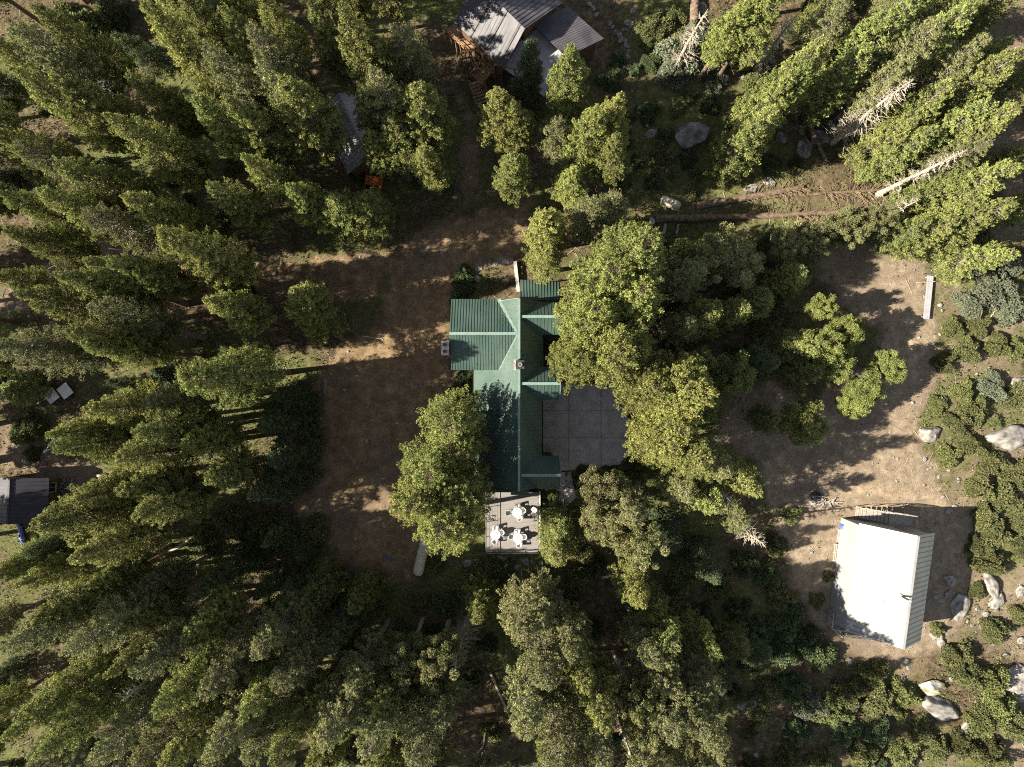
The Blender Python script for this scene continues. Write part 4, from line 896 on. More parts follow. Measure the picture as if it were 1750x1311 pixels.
# gutters, windows, doors
MB().beam((xw-.05, ys_, zm(xw)-.08), (xw-.05, SWc[1], zm(xw)-.08), .12, .12).build('gutter', M['darkmetal'], house)
MB().beam((xe+.05, 4.6, zm(xe)-.08), (xe+.05, 1.7, zm(xe)-.08), .12, .12).build('gutter', M['darkmetal'], house)
for yy, zz in ((3.6, 1.6), (3.6, 4.6), (-3.2, 1.5), (-5.4, 1.5), (-6.2, 4.2)): window(house, (2.55, yy, zz), 1.1, 1.3, 'x')
for yy in (0.2, -2.4, -5.0, -7.6): window(house, (-3.45, yy, 1.8), 1.1, 1.2, '-x')
for yy in (6.4, 3.1): window(house, (-5.45, yy, 4.4), 1.2, 1.3, '-x'); window(house, (-5.45, yy, 1.5), 1.2, 1.3, '-x')
for xx in (-4.2, -2.4): window(house, (xx, 7.8, 4.4), 1.0, 1.2, 'y'); window(house, (xx, 1.6, 1.5), 1.0, 1.2, '-y')
for xx in (-1.8, 1.9): window(house, (xx, -9.75, 5.3), 1.0, 1.2, '-y')
door(house, (.6, -9.75, 1.25), 1.0, 2.1, '-y'); door(house, (2.55, -1.9, .05), 1.0, 2.1, 'x'); door(house, (1.6, 7.6, .0), 1.0, 2.1, 'y')
# chimneys
ch = MB(); ch.box(-6.55, -5.98, 2.72, 3.95, -.4, 8.95); co = ch.build('stone_chimney', M['stonewall'], house)
MB().box(-6.62, -5.92, 2.66, 4.0, 8.95, 9.05).build('chimney_cap', M['concrete'], co)
for yy in (3.0, 3.65): MB().lathe([(.17, 9.05), (.15, 9.5), (.19, 9.5), (.19, 9.56), (.1, 9.56)], 12, (-6.27, yy, 0)).build('chimney_pot', M['darkmetal'], co)
ch = MB(); ch.box(.25, 1.15, 1.35, 2.15, 7.9, 9.75); co = ch.build('metal_chimney', M['darkmetal'], house)
MB().box(.15, .38, 1.25, 2.25, 9.35, 9.8).build('chimney_cap', M['stonewall'], co)
MB().lathe([(.2, 9.75), (.2, 10.0), (.1, 10.0), (.1, 9.8)], 14, (.75, 1.75, 0)).build('flue', M['galv'], co)
# dead needles lying on the roofs, thickest in the valleys
nl = []
for _ in range(14000):
    x_ = rnd.uniform(xw, RXm); y_ = rnd.uniform(yS+.3, yn_)
    zmain = RZ-TP*(RXm-x_); zw = WZ-TW*abs(y_-WY) if ys_ < y_ < yn_ else -1; d_ = abs(zmain-zw) if zw > 0 else 9
    if rnd.random() < (.75*math.exp(-d_/.16)+.05): nl.append((x_, y_, max(zmain, zw)+.03))
nl = np.array(nl); v_, q_ = sprays(nl, rg.normal(0, 1, nl.shape)*[1, 1, .2], rg.uniform(.05, .16, len(nl)), rg, n=2, wide=.14, up=0)
link('needle_litter', mesh_np('needle_litter', v_, q_, M['strawwood0']), house)

# ------------------------------------------------------------------ patio slab
pts = [(928, 653), (1020, 657), (1064, 668), (1078, 672), (1078, 790), (1020, 800), (965, 804), (940, 806), (928, 800)]
P_ = [W(*p) for p in pts]; P_ = [(x, y, .16) for x, y, _ in P_][::-1]
tag(MB().slab(P_, .5).build('patio', M['concrete']), kind='structure')
jm = mat('dark joint', (.12, .10, .10), (.15, .13, .13))
jt = MB()
for px in (972, 1027):
    x = (px-CX)/PXM; jt.box(x-.035, x+.035, -8.95, -.15, .161, .165)
for py in (702, 748):
    y = -(py-CY)/PXM; jt.box(3.35, 12.6, y-.025, y+.025, .161, .165)
tag(jt.build('patio_joints', jm), kind='structure')
wk = [W(*p) for p in [(938, 808), (975, 806), (985, 850), (950, 880), (930, 882), (928, 862)]]
tag(MB().slab([(x, y, .12) for x, y, _ in wk][::-1], .4).build('pavement', M['concrete']), kind='structure')

# ------------------------------------------------------------------ deck with furniture
DK = 1.25
x0, y1, _ = W(830, 840, DK); x1, y0, _ = W(921, 943, DK); x0 = -2.72
deck = thing('deck', 'pale board deck with dark rails at the lower end of the green-roofed house', 'deck', (0, 0, 0))
m = MB(); n_ = int((y1-y0)/.145)
for i in range(n_): m.box(x0, x1, y0+i*.145, y0+i*.145+.138, DK-.035, DK)
m.build('deck_boards', M['deckboards'], deck)
m = MB(); m.box(x0, x1, y0-.04, y0-.004, DK-.28, DK-.01); m.box(x0-.04, x0-.003, y0, y1, DK-.28, DK-.01); m.box(x1+.003, x1+.16, y0, y1, DK-.28, DK+.005); m.build('fascia', M['frame'], deck)
m = MB()
for i in range(5):
    x = x0+.1+(x1-x0-.2)*i/4
    for y in (y0+.15, (y0+y1)/2): m.box(x-.07, x+.07, y-.07, y+.07, -.4, DK-.04)
m.build('support_post', M['timber'], deck)
def rail(parent, pts, z, h=1.0, m='darkmetal', step=1.5, wires=4, name='railing', bal=None, top=.05):
    r = MB()
    for (ax, ay), (bx, by) in zip(pts[:-1], pts[1:]):
        L = math.hypot(bx-ax, by-ay); n = max(1, round(L/step))
        for i in range(n+1): x = ax+(bx-ax)*i/n; y = ay+(by-ay)*i/n; r.box(x-.03, x+.03, y-.03, y+.03, z, z+h)
        r.beam((ax, ay, z+h), (bx, by, z+h), top, .04)
        if bal:
            k = int(L/bal)
            for i in range(k): x = ax+(bx-ax)*(i+.5)/k; y = ay+(by-ay)*(i+.5)/k; r.box(x-.014, x+.014, y-.014, y+.014, z+.08, z+h-.02)
            r.beam((ax, ay, z+.08), (bx, by, z+.08), .03, .03)
        else:
            for i in range(1, wires+1): r.beam((ax, ay, z+h*i/(wires+1)), (bx, by, z+h*i/(wires+1)), .012)
    return r.build(name, M[m], parent)
rail(deck, [(x1-.05, y1-1.9), (x1-.05, y0+.05), (x0+.05, y0+.05), (x0+.05, y1-.1)], DK, 1.0)
m = MB()
for i in range(5): m.box(x1+.17+i*.27, x1+.17+i*.27+.29, y1-3.15, y1-1.85, DK-.2*(i+1)-.05, DK-.2*(i+1))
for s in (y1-3.2, y1-1.85): m.beam((x1+.15, s, DK-.2), (x1+1.5, s, .0), .05, .25)
m.build('stairs', M['greytimber'], deck)

def make_table(x, y, z, label):
    t_ = thing('round_table', label, 'table', (x, y, z), 0, 'round white tables on the deck')
    MB().lathe([(.50, .70), (.515, .715), (.515, .735), (.50, .745)], 32).build('tabletop', M['whiteplastic'], t_)
    for k in range(4):
        a = math.pi/4+k*math.pi/2; MB().tube([(math.cos(a)*.40, math.sin(a)*.40, 0), (math.cos(a)*.33, math.sin(a)*.33, .70)], [.018, .024], 8).build('leg', M['whiteplastic'], t_)
    return t_
def make_chair(x, y, z, rz, label, m='whiteplastic'):
    c_ = thing('patio_chair', label, 'chair', (x, y, z), rz, 'patio chairs round the deck tables')
    s_ = MB().lathe([(.20, .40), (.235, .41), (.245, .43), (.24, .445), (.12, .432), (.02, .43)], 20); s_.build('seat', M[m], c_)
    b_ = MB(); n = 11; vs = []; fs = []
    for i in range(n):
        a = math.radians(-78+156*i/(n-1)); hgt = .84-.16*abs(i-(n-1)/2)/((n-1)/2)*1.1
        for r, zz in ((.225, .44), (.25, .44), (.315, hgt), (.285, hgt)): vs.append((-r*math.cos(a), r*math.sin(a), zz))
    for i in range(n-1):
        for k in range(4): k2 = (k+1) % 4; fs.append((i*4+k, i*4+k2, (i+1)*4+k2, (i+1)*4+k))
    fs += [(3, 2, 1, 0), ((n-1)*4, (n-1)*4+1, (n-1)*4+2, (n-1)*4+3)]; b_.add(vs, fs); b_.build('backrest', M[m], c_)
    for sx, sy in ((-1, -1), (-1, 1), (1, -1), (1, 1)): MB().tube([(sx*.24, sy*.24, 0), (sx*.17, sy*.17, .41)], [.016, .022], 6).build('leg', M[m], c_)
    for s2 in (-1, 1): MB().beam((-.10, s2*.27, .66), (.16, s2*.26, .63), .05, .03).beam((.16, s2*.26, .63), (.18, s2*.22, .42), .035, .03).build('armrest', M[m], c_)
    return c_
def PD(px, py, z): x, y, _ = W(px, py, z+.7); return x, y
T1 = PD(884, 876, DK); T2 = PD(885, 919.5, DK); T3 = PD(847, 914, DK)
make_table(*T1, DK, 'round white table with five chairs, upper right on the pale deck')
make_table(*T2, DK, 'round white table nearest the bottom rail of the pale deck')
make_table(*T3, DK, 'round white table partly under the leaning conifer at the deck\'s left side')
def around(T, lst):
    for a, r, lab, m_ in lst: make_chair(T[0]+r*math.cos(R_(a)), T[1]+r*math.sin(R_(a)), DK, R_(a+180), lab, m_)
around(T1, [(185, .95, 'white patio chair left of the upper right deck table', 'whiteplastic'), (95, .62, 'grey-brown patio chair behind the upper right deck table', 'greytimber'),
            (18, .62, 'white patio chair tucked to the right of the upper right deck table', 'whiteplastic'), (-68, .66, 'white patio chair below the upper right deck table', 'whiteplastic')])
make_chair(T1[0]+1.72, T1[1]+.25, DK, R_(225), 'pale patio chair standing alone by the deck stairs', 'whiteplastic')
around(T2, [(172, .66, 'white patio chair left of the table nearest the bottom rail', 'whiteplastic'), (98, .62, 'white patio chair above the table nearest the bottom rail', 'whiteplastic'),
            (8, .64, 'white patio chair right of the table nearest the bottom rail', 'whiteplastic'), (-82, .72, 'white patio chair between the deck table and the bottom rail', 'whiteplastic')])
around(T3, [(20, .64, 'white patio chair right of the table under the leaning conifer', 'whiteplastic'), (95, .66, 'white patio chair above the table under the leaning conifer', 'whiteplastic'), (-100, .68, 'white patio chair below the table under the leaning conifer', 'whiteplastic')])

# garden edging wall beside the porch
a = G(880, 448); b_ = G(886, 500); tag(MB().beam((a[0], a[1], .25), (b_[0], b_[1], .25), .34, .7).build('garden_wall', M['concrete']), 'low concrete garden wall running down to the green porch roof', 'wall')
for px0, py0, px1, py1, lab in ((925,888,1000,885,'dark timber edging right of the deck, upper of the two'), (932,925,955,927,'dark timber edging right of the deck, lower of the two')):
    a = G(px0, py0, .1); b_ = G(px1, py1, .1); tag(MB().beam(a, b_, .12, .22).build('timber_edging', M['timber']), lab, 'edging')

# ------------------------------------------------------------------ the white-roofed building
wb = thing('white_building', 'white metal-roofed building with outside stairs at its upper end and a small porch below', 'building', (35.2, -14.2, 0), R_(-7.65))
# local frame: u along the gable (to the right), v along the ridge (negative = down)
Lw = 10.95; hw1, hw2 = 3.98, 3.7; ez1, ez2, rz_ = 3.9, 3.9, 7.3; EZ = 3.9
wall_prism([(0.02, -.6), (7.5, -.6), (7.5, 3.95), (hw1, rz_-.18), (0.02, 3.75)][::-1], 'y', -Lw+.15, -.15).build('wall', M['whitewall'], wb)
def wroof(name, poly, m, seam, step, rw, rh, t_):
    o = MB().slab(poly, t_).build(name, M[m], wb); MB().ribs(poly, seam, step, rw, rh).build('seams', M['seam'], o)
M['seam'] = mat('roof seam', (.115, .11, .10), (.14, .135, .125), 2, .5); M['eastmetal'] = mat('shade-toned cream roofing', (.30, .29, .24), (.36, .35, .29), .6, .5)  # east slope of the white roof: its cream look in shade painted as colour
wroof('west_roof', [(hw1, 0, rz_), (-.04, 0, EZ), (-.04, -Lw, EZ), (hw1, -Lw, rz_)], 'whitemetal', (1, 0), step=.50, rw=.09, rh=.03, t_=.1)
wroof('east_roof', [(hw1, 0, rz_), (hw1, -Lw, rz_), (7.75, -Lw, 3.75), (7.75, 0, 3.75)], 'eastmetal', (1, 0), step=.50, rw=.05, rh=.03, t_=.1)
MB().beam((hw1, .02, rz_+.03), (hw1, -Lw-.02, rz_+.03), .24, .05).build('ridge_cap', M['whitemetal'], wb)
MB().beam((-.02, .03, EZ-.07), (hw1, .03, rz_-.07), .04, .16).beam((hw1, .03, rz_-.07), (7.75, .03, 3.68), .04, .16).build('bargeboard', M['frame'], wb)
o_ = MB(); o_.tube([(3.35, -6.0, 6.6), (3.35, -6.0, 8.35)], .09, 12); fl = o_.build('flue', M['darkmetal'], wb)
MB().lathe([(.16, 8.35), (.16, 8.5), (.02, 8.6)], 12, (3.35, -6.0, 0)).build('flue_cap', M['galv'], fl)
MB().lathe([(.24, 6.78), (.12, 7.05)], 12, (3.35, -6.0, 0)).build('flashing', M['mossrock'], fl)
for v_ in (-3.0, -7.6): window(wb, (7.5, v_, 2.1), 1.0, 1.0, 'x')
door(wb, (5.2, -.15, 1.65), .95, 2.05, 'y'); door(wb, (3.2, -Lw+.15, .65), .95, 2.05, '-y')
wl_ = np.array([(u_, -v_, EZ+(rz_-EZ)*u_/hw1+.03) for u_, v_ in zip(rg.uniform(.05, 3.9, 420), rg.uniform(.1, Lw-.1, 420)**1.0)])
v_, q_ = sprays(wl_, rg.normal(0, 1, wl_.shape)*[1, 1, .2], rg.uniform(.04, .16, len(wl_)), rg, n=2, wide=.14, up=0)
link('needle_litter', mesh_np('needle_litter', v_, q_, M['strawwood0']), wb)
# upper end: steps climbing to a landing
st_ = MB()
for i in range(9): st_.box(.5+i*.30+.9, .5+i*.30+1.22, .12, 1.25, .18*i+.02, .18*i+.09)
st_.build('stairs', M['greytimber'], wb)
la = MB()
for i in range(11): la.box(4.15, 6.5, .10+i*.118, .10+i*.118+.11, 1.60, 1.64)
la.build('landing', M['greytimber'], wb)
lp = MB()
for u, v_ in ((4.2, 1.3), (6.4, 1.3), (6.4, .25)): lp.box(u-.06, u+.06, v_-.06, v_+.06, -.4, 1.6)
lp.build('support_post', M['greytimber'], wb)
rail(wb, [(4.15, 1.36), (6.5, 1.36), (6.5, .15)], 1.64, .95, 'greytimber', 1.2, name='railing', bal=.16, top=.09)
hr = MB(); hr.beam((1.4, 1.3, 1.0), (4.15, 1.36, 2.55), .06, .09)
for i in range(4): u = 1.4+i*.9; hr.box(u-.04, u+.04, 1.27, 1.33, .1+i*.5, 1.05+i*.5)
hr.build('handrail', M['greytimber'], wb)
# lower porch
pz = .65; pd = MB()
for i in range(19): pd.box(1.55, 5.0, -Lw-1.28+i*.0, -Lw-1.28+.0+.09, 0, 0) if 0 else None
for i in range(11): pd.box(1.3, 4.6, -Lw-1.25+i*.125, -Lw-1.25+i*.125+.118, pz-.04, pz)
pd.build('porch_boards', M['deckboards'], wb)
pd = MB()
for i in range(14): pd.box(-.30, 1.29, -Lw-1.0+i*.125+.3, -Lw-1.0+i*.125+.118+.3, pz-.04, pz)
pd.build('porch_boards', M['deckboards'], wb)
rail(wb, [(-.26, -Lw+1.0), (-.26, -Lw-.66), (1.32, -Lw-.68), (1.36, -Lw-1.22), (4.55, -Lw-1.22)], pz, 1.0, 'greytimber', 1.3, name='railing', bal=.16, top=.09)

# ------------------------------------------------------------------ the dark metal-roofed lodge at the top
zA = 6.2
lod = thing('lodge', 'timber lodge with slanted dark grey metal roofs at the top edge', 'house', (0, 0, 0))
def wp(px, py, z): return W(px, py, z)
A1, A2, A3, A4 = wp(774, 37, 5.2), wp(861, 117, 5.2), wp(897, 49, 7.4), wp(815, -32, 7.4)
roof_part('main_roof', [A4, A1, A2, A3], (A3[0]-A2[0], A3[1]-A2[1]), 'greymetal', lod, step=.45, rw=.05, rh=.05)
for k in (.33, .62, .90):
    p = Vector(A1).lerp(Vector(A2), k); q = Vector(A4).lerp(Vector(A3), k); MB().beam(p+Vector((0, 0, .05)), q+Vector((0, 0, .05)), .22, .08).build('roof_batten', M['darkmetal'], lod)
B3, B4 = wp(960, 5, 5.6), wp(880, -70, 5.6)
roof_part('rear_roof', [A4, A3, B3, B4], (B3[0]-A3[0], B3[1]-A3[1]), 'greymetal', lod, step=.40)
C1, C2, C3, C4 = wp(906, 37, 5.0), wp(968, 97, 5.0), wp(1032, 66, 4.2), wp(971, 12, 4.2)
roof_part('side_roof', [C4, C1, C2, C3], (C3[0]-C2[0], C3[1]-C2[1]), 'greymetal', lod, step=.24)
E_ = [wp(862, 118, 3.4), wp(930, 165, 3.4), wp(966, 92, 3.9), wp(904, 36, 3.9), wp(895, 52, 3.85)]
roof_part('porch_roof', E_, (E_[2][0]-E_[1][0], E_[2][1]-E_[1][1]), 'palemetal', lod, step=.30)
def poly_wall(pts, z0, z1, inset=.6):
    c_ = sum((Vector(p) for p in pts), Vector())/len(pts); q = []
    for p in pts: p = Vector(p); d_ = (c_-p); d_.z = 0; d_.normalize(); p = p+d_*inset; q.append((p.x, p.y, z1 if z1 else p.z-.3))
    m_ = MB(); n = len(q); v_ = q+[(a[0], a[1], z0) for a in q]
    return m_.add(v_, [tuple(range(n)), tuple(range(2*n-1, n-1, -1))]+[(i, i+n, (i+1) % n+n, (i+1) % n) for i in range(n)])
poly_wall([A4, A1, A2, A3], -.5, None).build('wall', M['brownwall'], lod); poly_wall([A4, A3, B3, B4], -.5, None).build('wall', M['brownwall'], lod); poly_wall([C4, C1, C2, C3], -.5, None).build('wall', M['brownwall'], lod)
for k in (.15, .4, .65, .9):
    p = Vector(A1).lerp(Vector(A2), k); d_ = (Vector(A1)-Vector(A3)); d_.z = 0; d_.normalize()
    MB().beam(p-d_*1.4+Vector((0, 0, -.2)), p+d_*.35+Vector((0, 0, -.35)), .14, .2).build('rafter_end', M['timber'], lod)
# timber walkway and stairs leading from the lodge to the path
wkw = thing('timber_walkway', 'rustic timber stairway with crossed log rails between the dark-roofed lodge and the path', 'stairs', (0, 0, 0))
pp = [G(846, 112, 2.6), G(838, 128, 2.3), G(815, 150, 1.4), G(826, 180, .2)]
tr = MB()
for a, b_ in zip(pp[:-1], pp[1:]):
    a = Vector(a); b_ = Vector(b_); n = max(2, int((b_-a).length/.3)); d_ = (b_-a); d_.z = 0; d_.normalize(); s_ = Vector((-d_.y, d_.x, 0))
    for i in range(n): c_ = a.lerp(b_, i/n); tr.beam(c_-s_*.65, c_+s_*.65, .26, .06)
tr.build('treads', M['timber'], wkw)
lg = MB()
for a, b_ in zip(pp[:-1], pp[1:]):
    a = Vector(a); b_ = Vector(b_); d_ = (b_-a); d_.z = 0; d_.normalize(); s_ = Vector((-d_.y, d_.x, 0))
    for sgn in (-.75, .75):
        p0 = a+s_*sgn; p1 = b_+s_*sgn; lg.tube([p0+Vector((0, 0, .95)), p1+Vector((0, 0, .95))], .06, 7); lg.tube([p0, p1+Vector((0, 0, .9))], .045, 6); lg.tube([p0+Vector((0, 0, .9)), p1], .045, 6)
        for p in (p0, p1): lg.tube([(p.x, p.y, -.2), (p.x, p.y, p.z+1.0)], .07, 7)
lg.build('log_rails', M['timber'], wkw)
bb = thing('timber_balcony', 'brown timber balcony frame against the lower left wall of the dark-roofed lodge', 'balcony', (0, 0, 0))
m = MB(); a = G(783, 60, 2.8); b_ = G(822, 98, 2.8); d_ = (Vector(b_)-Vector(a)).normalized(); s_ = Vector((d_.y, -d_.x, 0))*-1
for i in range(9): p = Vector(a)-s_*0+Vector((s_.x, s_.y, 0))*(-.2-i*.15); m.beam(p, p+(Vector(b_)-Vector(a)), .14, .05)
m.build('boards', M['timber'], bb); m = MB()
for i in range(6):
    p = Vector(a).lerp(Vector(b_), i/5)-s_*1.5; m.tube([(p.x, p.y, -.2), (p.x, p.y, 3.8)], .06, 7)
p = Vector(a)-s_*1.5; q = Vector(b_)-s_*1.5; m.tube([p+Vector((0, 0, 1)), q+Vector((0, 0, 1))], .06, 7); m.tube([p+Vector((0, 0, .5)), q+Vector((0, 0, .5))], .04, 7); m.build('log_rails', M['timber'], bb)

M['slateroof'] = mat('dark slate roof', (.030, .028, .038), (.045, .042, .055), 1, .6)
# ------------------------------------------------------------------ gabled cabins
def cabin(name, label, px, py, rot, L, Wd, ez, rz2, mats, cat='cabin', ov=.4, wz=None):
    x, y, _ = W(px, py); c_ = thing(name, label, cat, (x, y, 0), R_(rot)); h2 = Wd/2
    wall_prism([(-h2+ov, -.5), (h2-ov, -.5), (h2-ov, ez+.15), (0, rz2-.2), (-h2+ov, ez+.15)][::-1], 'y', -L/2+ov, L/2-ov).build('wall', M[mats[2]], c_)
    roof_part('roof', [(0, L/2, rz2), (-h2, L/2, ez), (-h2, -L/2, ez), (0, -L/2, rz2)], (1, 0), mats[0], c_, step=.4, rw=.04, rh=.03)
    roof_part('roof', [(0, L/2, rz2), (0, -L/2, rz2), (h2, -L/2, ez), (h2, L/2, ez)], (1, 0), mats[1], c_, step=.4, rw=.04, rh=.03)
    MB().beam((0, L/2, rz2+.03), (0, -L/2, rz2+.03), .2, .05).build('ridge_cap', M[mats[0]], c_)
    for v_ in (-L/4, L/4): window(c_, (-h2+ov, v_, 1.6), .9, 1.0, '-x'); window(c_, (h2-ov, v_, 1.6), .9, 1.0, 'x')
    door(c_, (0, -L/2+ov, .02), .9, 2.0, '-y'); return c_
cabin('cabin', 'pale grey-roofed cabin almost hidden by conifers, above the orange truck', 622, 246, 24, 7.0, 5.2, 3.4, 5.2, ('palemetal', 'palemetal', 'brownwall'))
cabin('shed', 'dark-roofed shed at the left edge above the blue kayak', 62, 846, -2, 4.6, 6.2, 2.7, 4.1, ('slateroof', 'slateroof', 'brownwall'), 'shed')

# ------------------------------------------------------------------ orange truck
x, y, _ = G(641, 317); tk = thing('pickup_truck', 'orange pickup truck parked in deep shade beneath the conifers', 'truck', (x, y, 0), R_(172))
def truck():
    m = MB()  # body side profile swept across, y = forward
    prof = [(-2.5, .45), (-2.5, 1.02), (-.75, 1.05), (-.75, 1.06), (.95, 1.08), (2.3, .98), (2.5, .80), (2.5, .42), (1.95, .35), (-2.0, .35)]
    v = [(-.9, a, z) for a, z in prof]+[(.9, a, z) for a, z in prof]; n = len(prof)
    m.add(v, [tuple(range(n))[::-1], tuple(range(n, 2*n))]+[(i, (i+1) % n, (i+1) % n+n, i+n) for i in range(n)]); m.build('body', M['orange'], tk)
    m = MB(); cp = [(-.75, 1.06), (-.55, 1.62), (.35, 1.64), (.95, 1.08)]; v = [(-.84, a, z) if i in (0, 3) else (-.70, a, z) for i, (a, z) in enumerate(cp)]+[(.84, a, z) if i in (0, 3) else (.70, a, z) for i, (a, z) in enumerate(cp)]
    m.add(v, [(0, 1, 2, 3), (7, 6, 5, 4), (0, 4, 5, 1), (1, 5, 6, 2), (2, 6, 7, 3), (3, 7, 4, 0)]); cb = m.build('cab', M['orange'], tk)
    MB().add([(-.66, .42, 1.60), (.66, .42, 1.60), (.76, .93, 1.125), (-.76, .93, 1.125)], [(3, 2, 1, 0)]).build('windscreen', M['glass'], cb).location = (0, .02, .02)
    MB().add([(-.62, -.58, 1.58), (.62, -.58, 1.58), (.72, -.74, 1.14), (-.72, -.74, 1.14)], [(0, 1, 2, 3)]).build('rear_window', M['glass'], cb).location = (0, -.02, .01)
    bd = MB(); bd.box(-.74, .74, -2.38, -.84, 1.035, 1.055); bd.build('bed_liner', M['rubber'], tk)
    rr_ = MB(); rr_.box(-.9, -.8, -2.5, -.8, 1.04, 1.16); rr_.box(.8, .9, -2.5, -.8, 1.04, 1.16); rr_.build('bed_rail', M['orange'], tk)
    MB().box(-.88, .88, -2.54, -2.502, .55, 1.15).build('tailgate', M['orange'], tk); MB().box(-.92, .92, 2.502, 2.62, .42, .62).build('bumper', M['galv'], tk); MB().box(-.92, .92, -2.66, -2.55, .42, .58).build('bumper', M['galv'], tk)
    for sx in (-1, 1):
        MB().box(sx*.68-.14, sx*.68+.14, 2.48, 2.515, .66, .82).build('headlight', M['frame'], tk); MB().beam((sx*.88, .72, 1.2), (sx*1.08, .74, 1.22), .1, .16).build('mirror', M['darkmetal'], tk)
        for yy in (1.6, -1.55):
            Mx = Matrix.Rotation(math.pi/2, 3, 'Y'); wl = MB().lathe([(.30, -.12), (.37, -.10), (.37, .10), (.30, .12)], 20, (sx*.84, yy, .37), Mx).build('wheel', M['rubber'], tk)
            MB().lathe([(.20, -.13), (.20, .13)], 16, (sx*.84, yy, .37), Mx).build('rim', M['galv'], wl)
truck()

# ------------------------------------------------------------------ gas tanks
def tank(px, py, L, r, rot, label, m, z=.55):
    x, y, g_ = G(px, py); t_ = thing('propane_tank', label, 'gas tank', (x, y, g_), R_(rot)); Mx = Matrix.Rotation(math.pi/2, 3, 'Y'); k = L/2-r
    prof = [(r*math.sin(a), -k-r*.8*math.cos(a)) for a in [.05, .4, .8, 1.2, 1.5708]]+[(r*math.sin(a), k+r*.8*math.cos(a)) for a in [1.5708, 1.2, .8, .4, .05]]
    MB().lathe(prof, 28, (0, 0, z+r*.6), Mx).build('tank_body', M[m], t_, smooth=True)
    MB().lathe([(.2, z+r*1.55), (.2, z+r*1.75), (.16, z+r*1.82), (.02, z+r*1.84)], 16, (0, 0, 0)).build('valve_dome', M[m], t_)
    for s_ in (-1, 1): MB().box(s_*k*.75-.12, s_*k*.75+.12, -r*.8, r*.8, -.15, z+r*.1).build('saddle', M['concrete'], t_)
    MB().tube([(k*.3, 0, z+r*1.55), (k*.3, 0, z+r*1.8)], .05, 8).build('relief_valve', M['darkmetal'], t_); return t_
tank(722, 948, 4.5, .55, 77, 'long cream gas tank at the lower right corner of the gravel yard', 'tank', .3)
tank(1144, 349, 2.5, .5, -22, 'short cream gas tank with a crack-like twig shadow, above the fallen logs', 'tank', .2)
tank(1185, 20, 3.2, .48, 86, 'old brownish gas tank standing at the top edge among bushes', 'logwood', .2)
""" loose things """
# ------------------------------------------------------------------ fallen logs and stumps
def log(px0, py0, px1, py1, r0, r1, label, m='logwood', branches=0, seed=0, z=0, name='fallen_log'):
    rr = random.Random(seed); a = Vector(G(px0, py0, z+r0*.8)); b_ = Vector(G(px1, py1, z+r1*.8)); n = 12; pts = []; rs = []
    for i in range(n+1): p = a.lerp(b_, i/n); pts.append(p+Vector((0, rr.uniform(-.06, .06), rr.uniform(-.02, .04)))); rs.append((r0+(r1-r0)*i/n)*rr.uniform(.93, 1.07))
    t_ = thing(name, label, 'log', tuple(a)); off = a
    MB().tube([p-off for p in pts], rs, 12).build('log_trunk', M[m], t_, smooth=False)
    if branches:
        d_ = (b_-a).normalized(); L = (b_-a).length; A = []; B = []; E = []
        for _ in range(branches):
            k = rr.uniform(.42, 1.0); p = a.lerp(b_, k)-off; sgn = rr.choice((-1, 1)); s_ = Vector((-d_.y, d_.x, 0))*sgn; l_ = rr.uniform(.8, 2.6)
            q = p+s_*l_*rr.uniform(.2, .6)+d_*rr.uniform(-.7, 1.0)+Vector((0, 0, rr.uniform(.0, .7))); e_ = q+s_*l_*rr.uniform(.1, .5)+d_*rr.uniform(-.5, 1.0)+Vector((0, 0, rr.uniform(-.8, .2)))
            e_.z = max(e_.z, -r0*.5); A.append(p); B.append(q); E.append(e_)
        A, B, E = (np.array([tuple(v_) for v_ in V_]) for V_ in (A, B, E)); ra = np.array([rr.uniform(.02, .045) for _ in A])
        v_, q_ = join([limb_tris(A, B, ra, ra*.7), limb_tris(B, E, ra*.7, ra*.3)]); link('branches', mesh_np('branches', v_, q_, M['deadwood'] if m != 'logwood' else M['strawwood']), t_)
    return t_
M['strawwood'] = mat('dry brown branches', (0.12, 0.085, 0.05), (0.26, 0.19, 0.12), 5, .9)
log(1190, 353, 1370, 322, .42, .25, 'thick brown fallen trunk right of the short cream tank, dry branches at its end', branches=70, seed=3)
log(1300, 338, 1560, 322, .2, .10, 'thin fallen log buried in dry straw-coloured branches beside the thick trunk', branches=120, seed=4)
log(1118, 376, 1500, 362, .40, .22, 'long dark fallen trunk lying below the short cream tank', branches=70, seed=5)
log(1370, 205, 1406, 282, .26, .18, 'peeled log slanting across the two round grey boulders', seed=6, z=.75)
log(330, 920, 268, 955, .22, .12, 'leaning pale log in a sunny gap in the lower left forest', m='deadwood', seed=7)
log(838, 1150, 880, 1245, .16, .08, 'thin grey fallen trunk in the dark gap of the bottom forest, above the bottom edge', m='deadwood', seed=8)
log(1520, 1075-0, 1440, 1070, .07, .04, 'thin grey pole on the ground left of the white-roofed building', m='deadwood', seed=9) if 0 else None
log(1418, 1070, 1440, 1090, .08, .05, 'short grey branch lying at the lower left corner of the white-roofed building', m='deadwood', seed=10)
log(1350, 1078, 1400, 1092, .07, .04, 'thin bleached branch in the shrubs left of the white-roofed building', m='deadwood', seed=11, branches=14)
log(765, 965, 800, 955, .10, .08, 'short brown log by the white boulders under the deck', seed=12)
log(768, 972, 806, 960, .09, .08, 'second short brown log lying along the first, under the deck', seed=13)
log(632, 985, 655, 996, .14, .12, 'short squared grey log at the bottom edge of the gravel yard', m='deadwood', seed=14)
log(620, 575, 655, 580, .08, .05, 'thin stick lying on the sunlit part of the yard', m='deadwood', seed=15)
log(1340, 120, 1362, 150, .12, .06, 'dark fallen branch in the undergrowth above the slanting log', seed=16)
log(1690, 545, 1702, 530, .06, .04, 'small bleached branch beneath the grey green willow bushes', m='deadwood', seed=17)
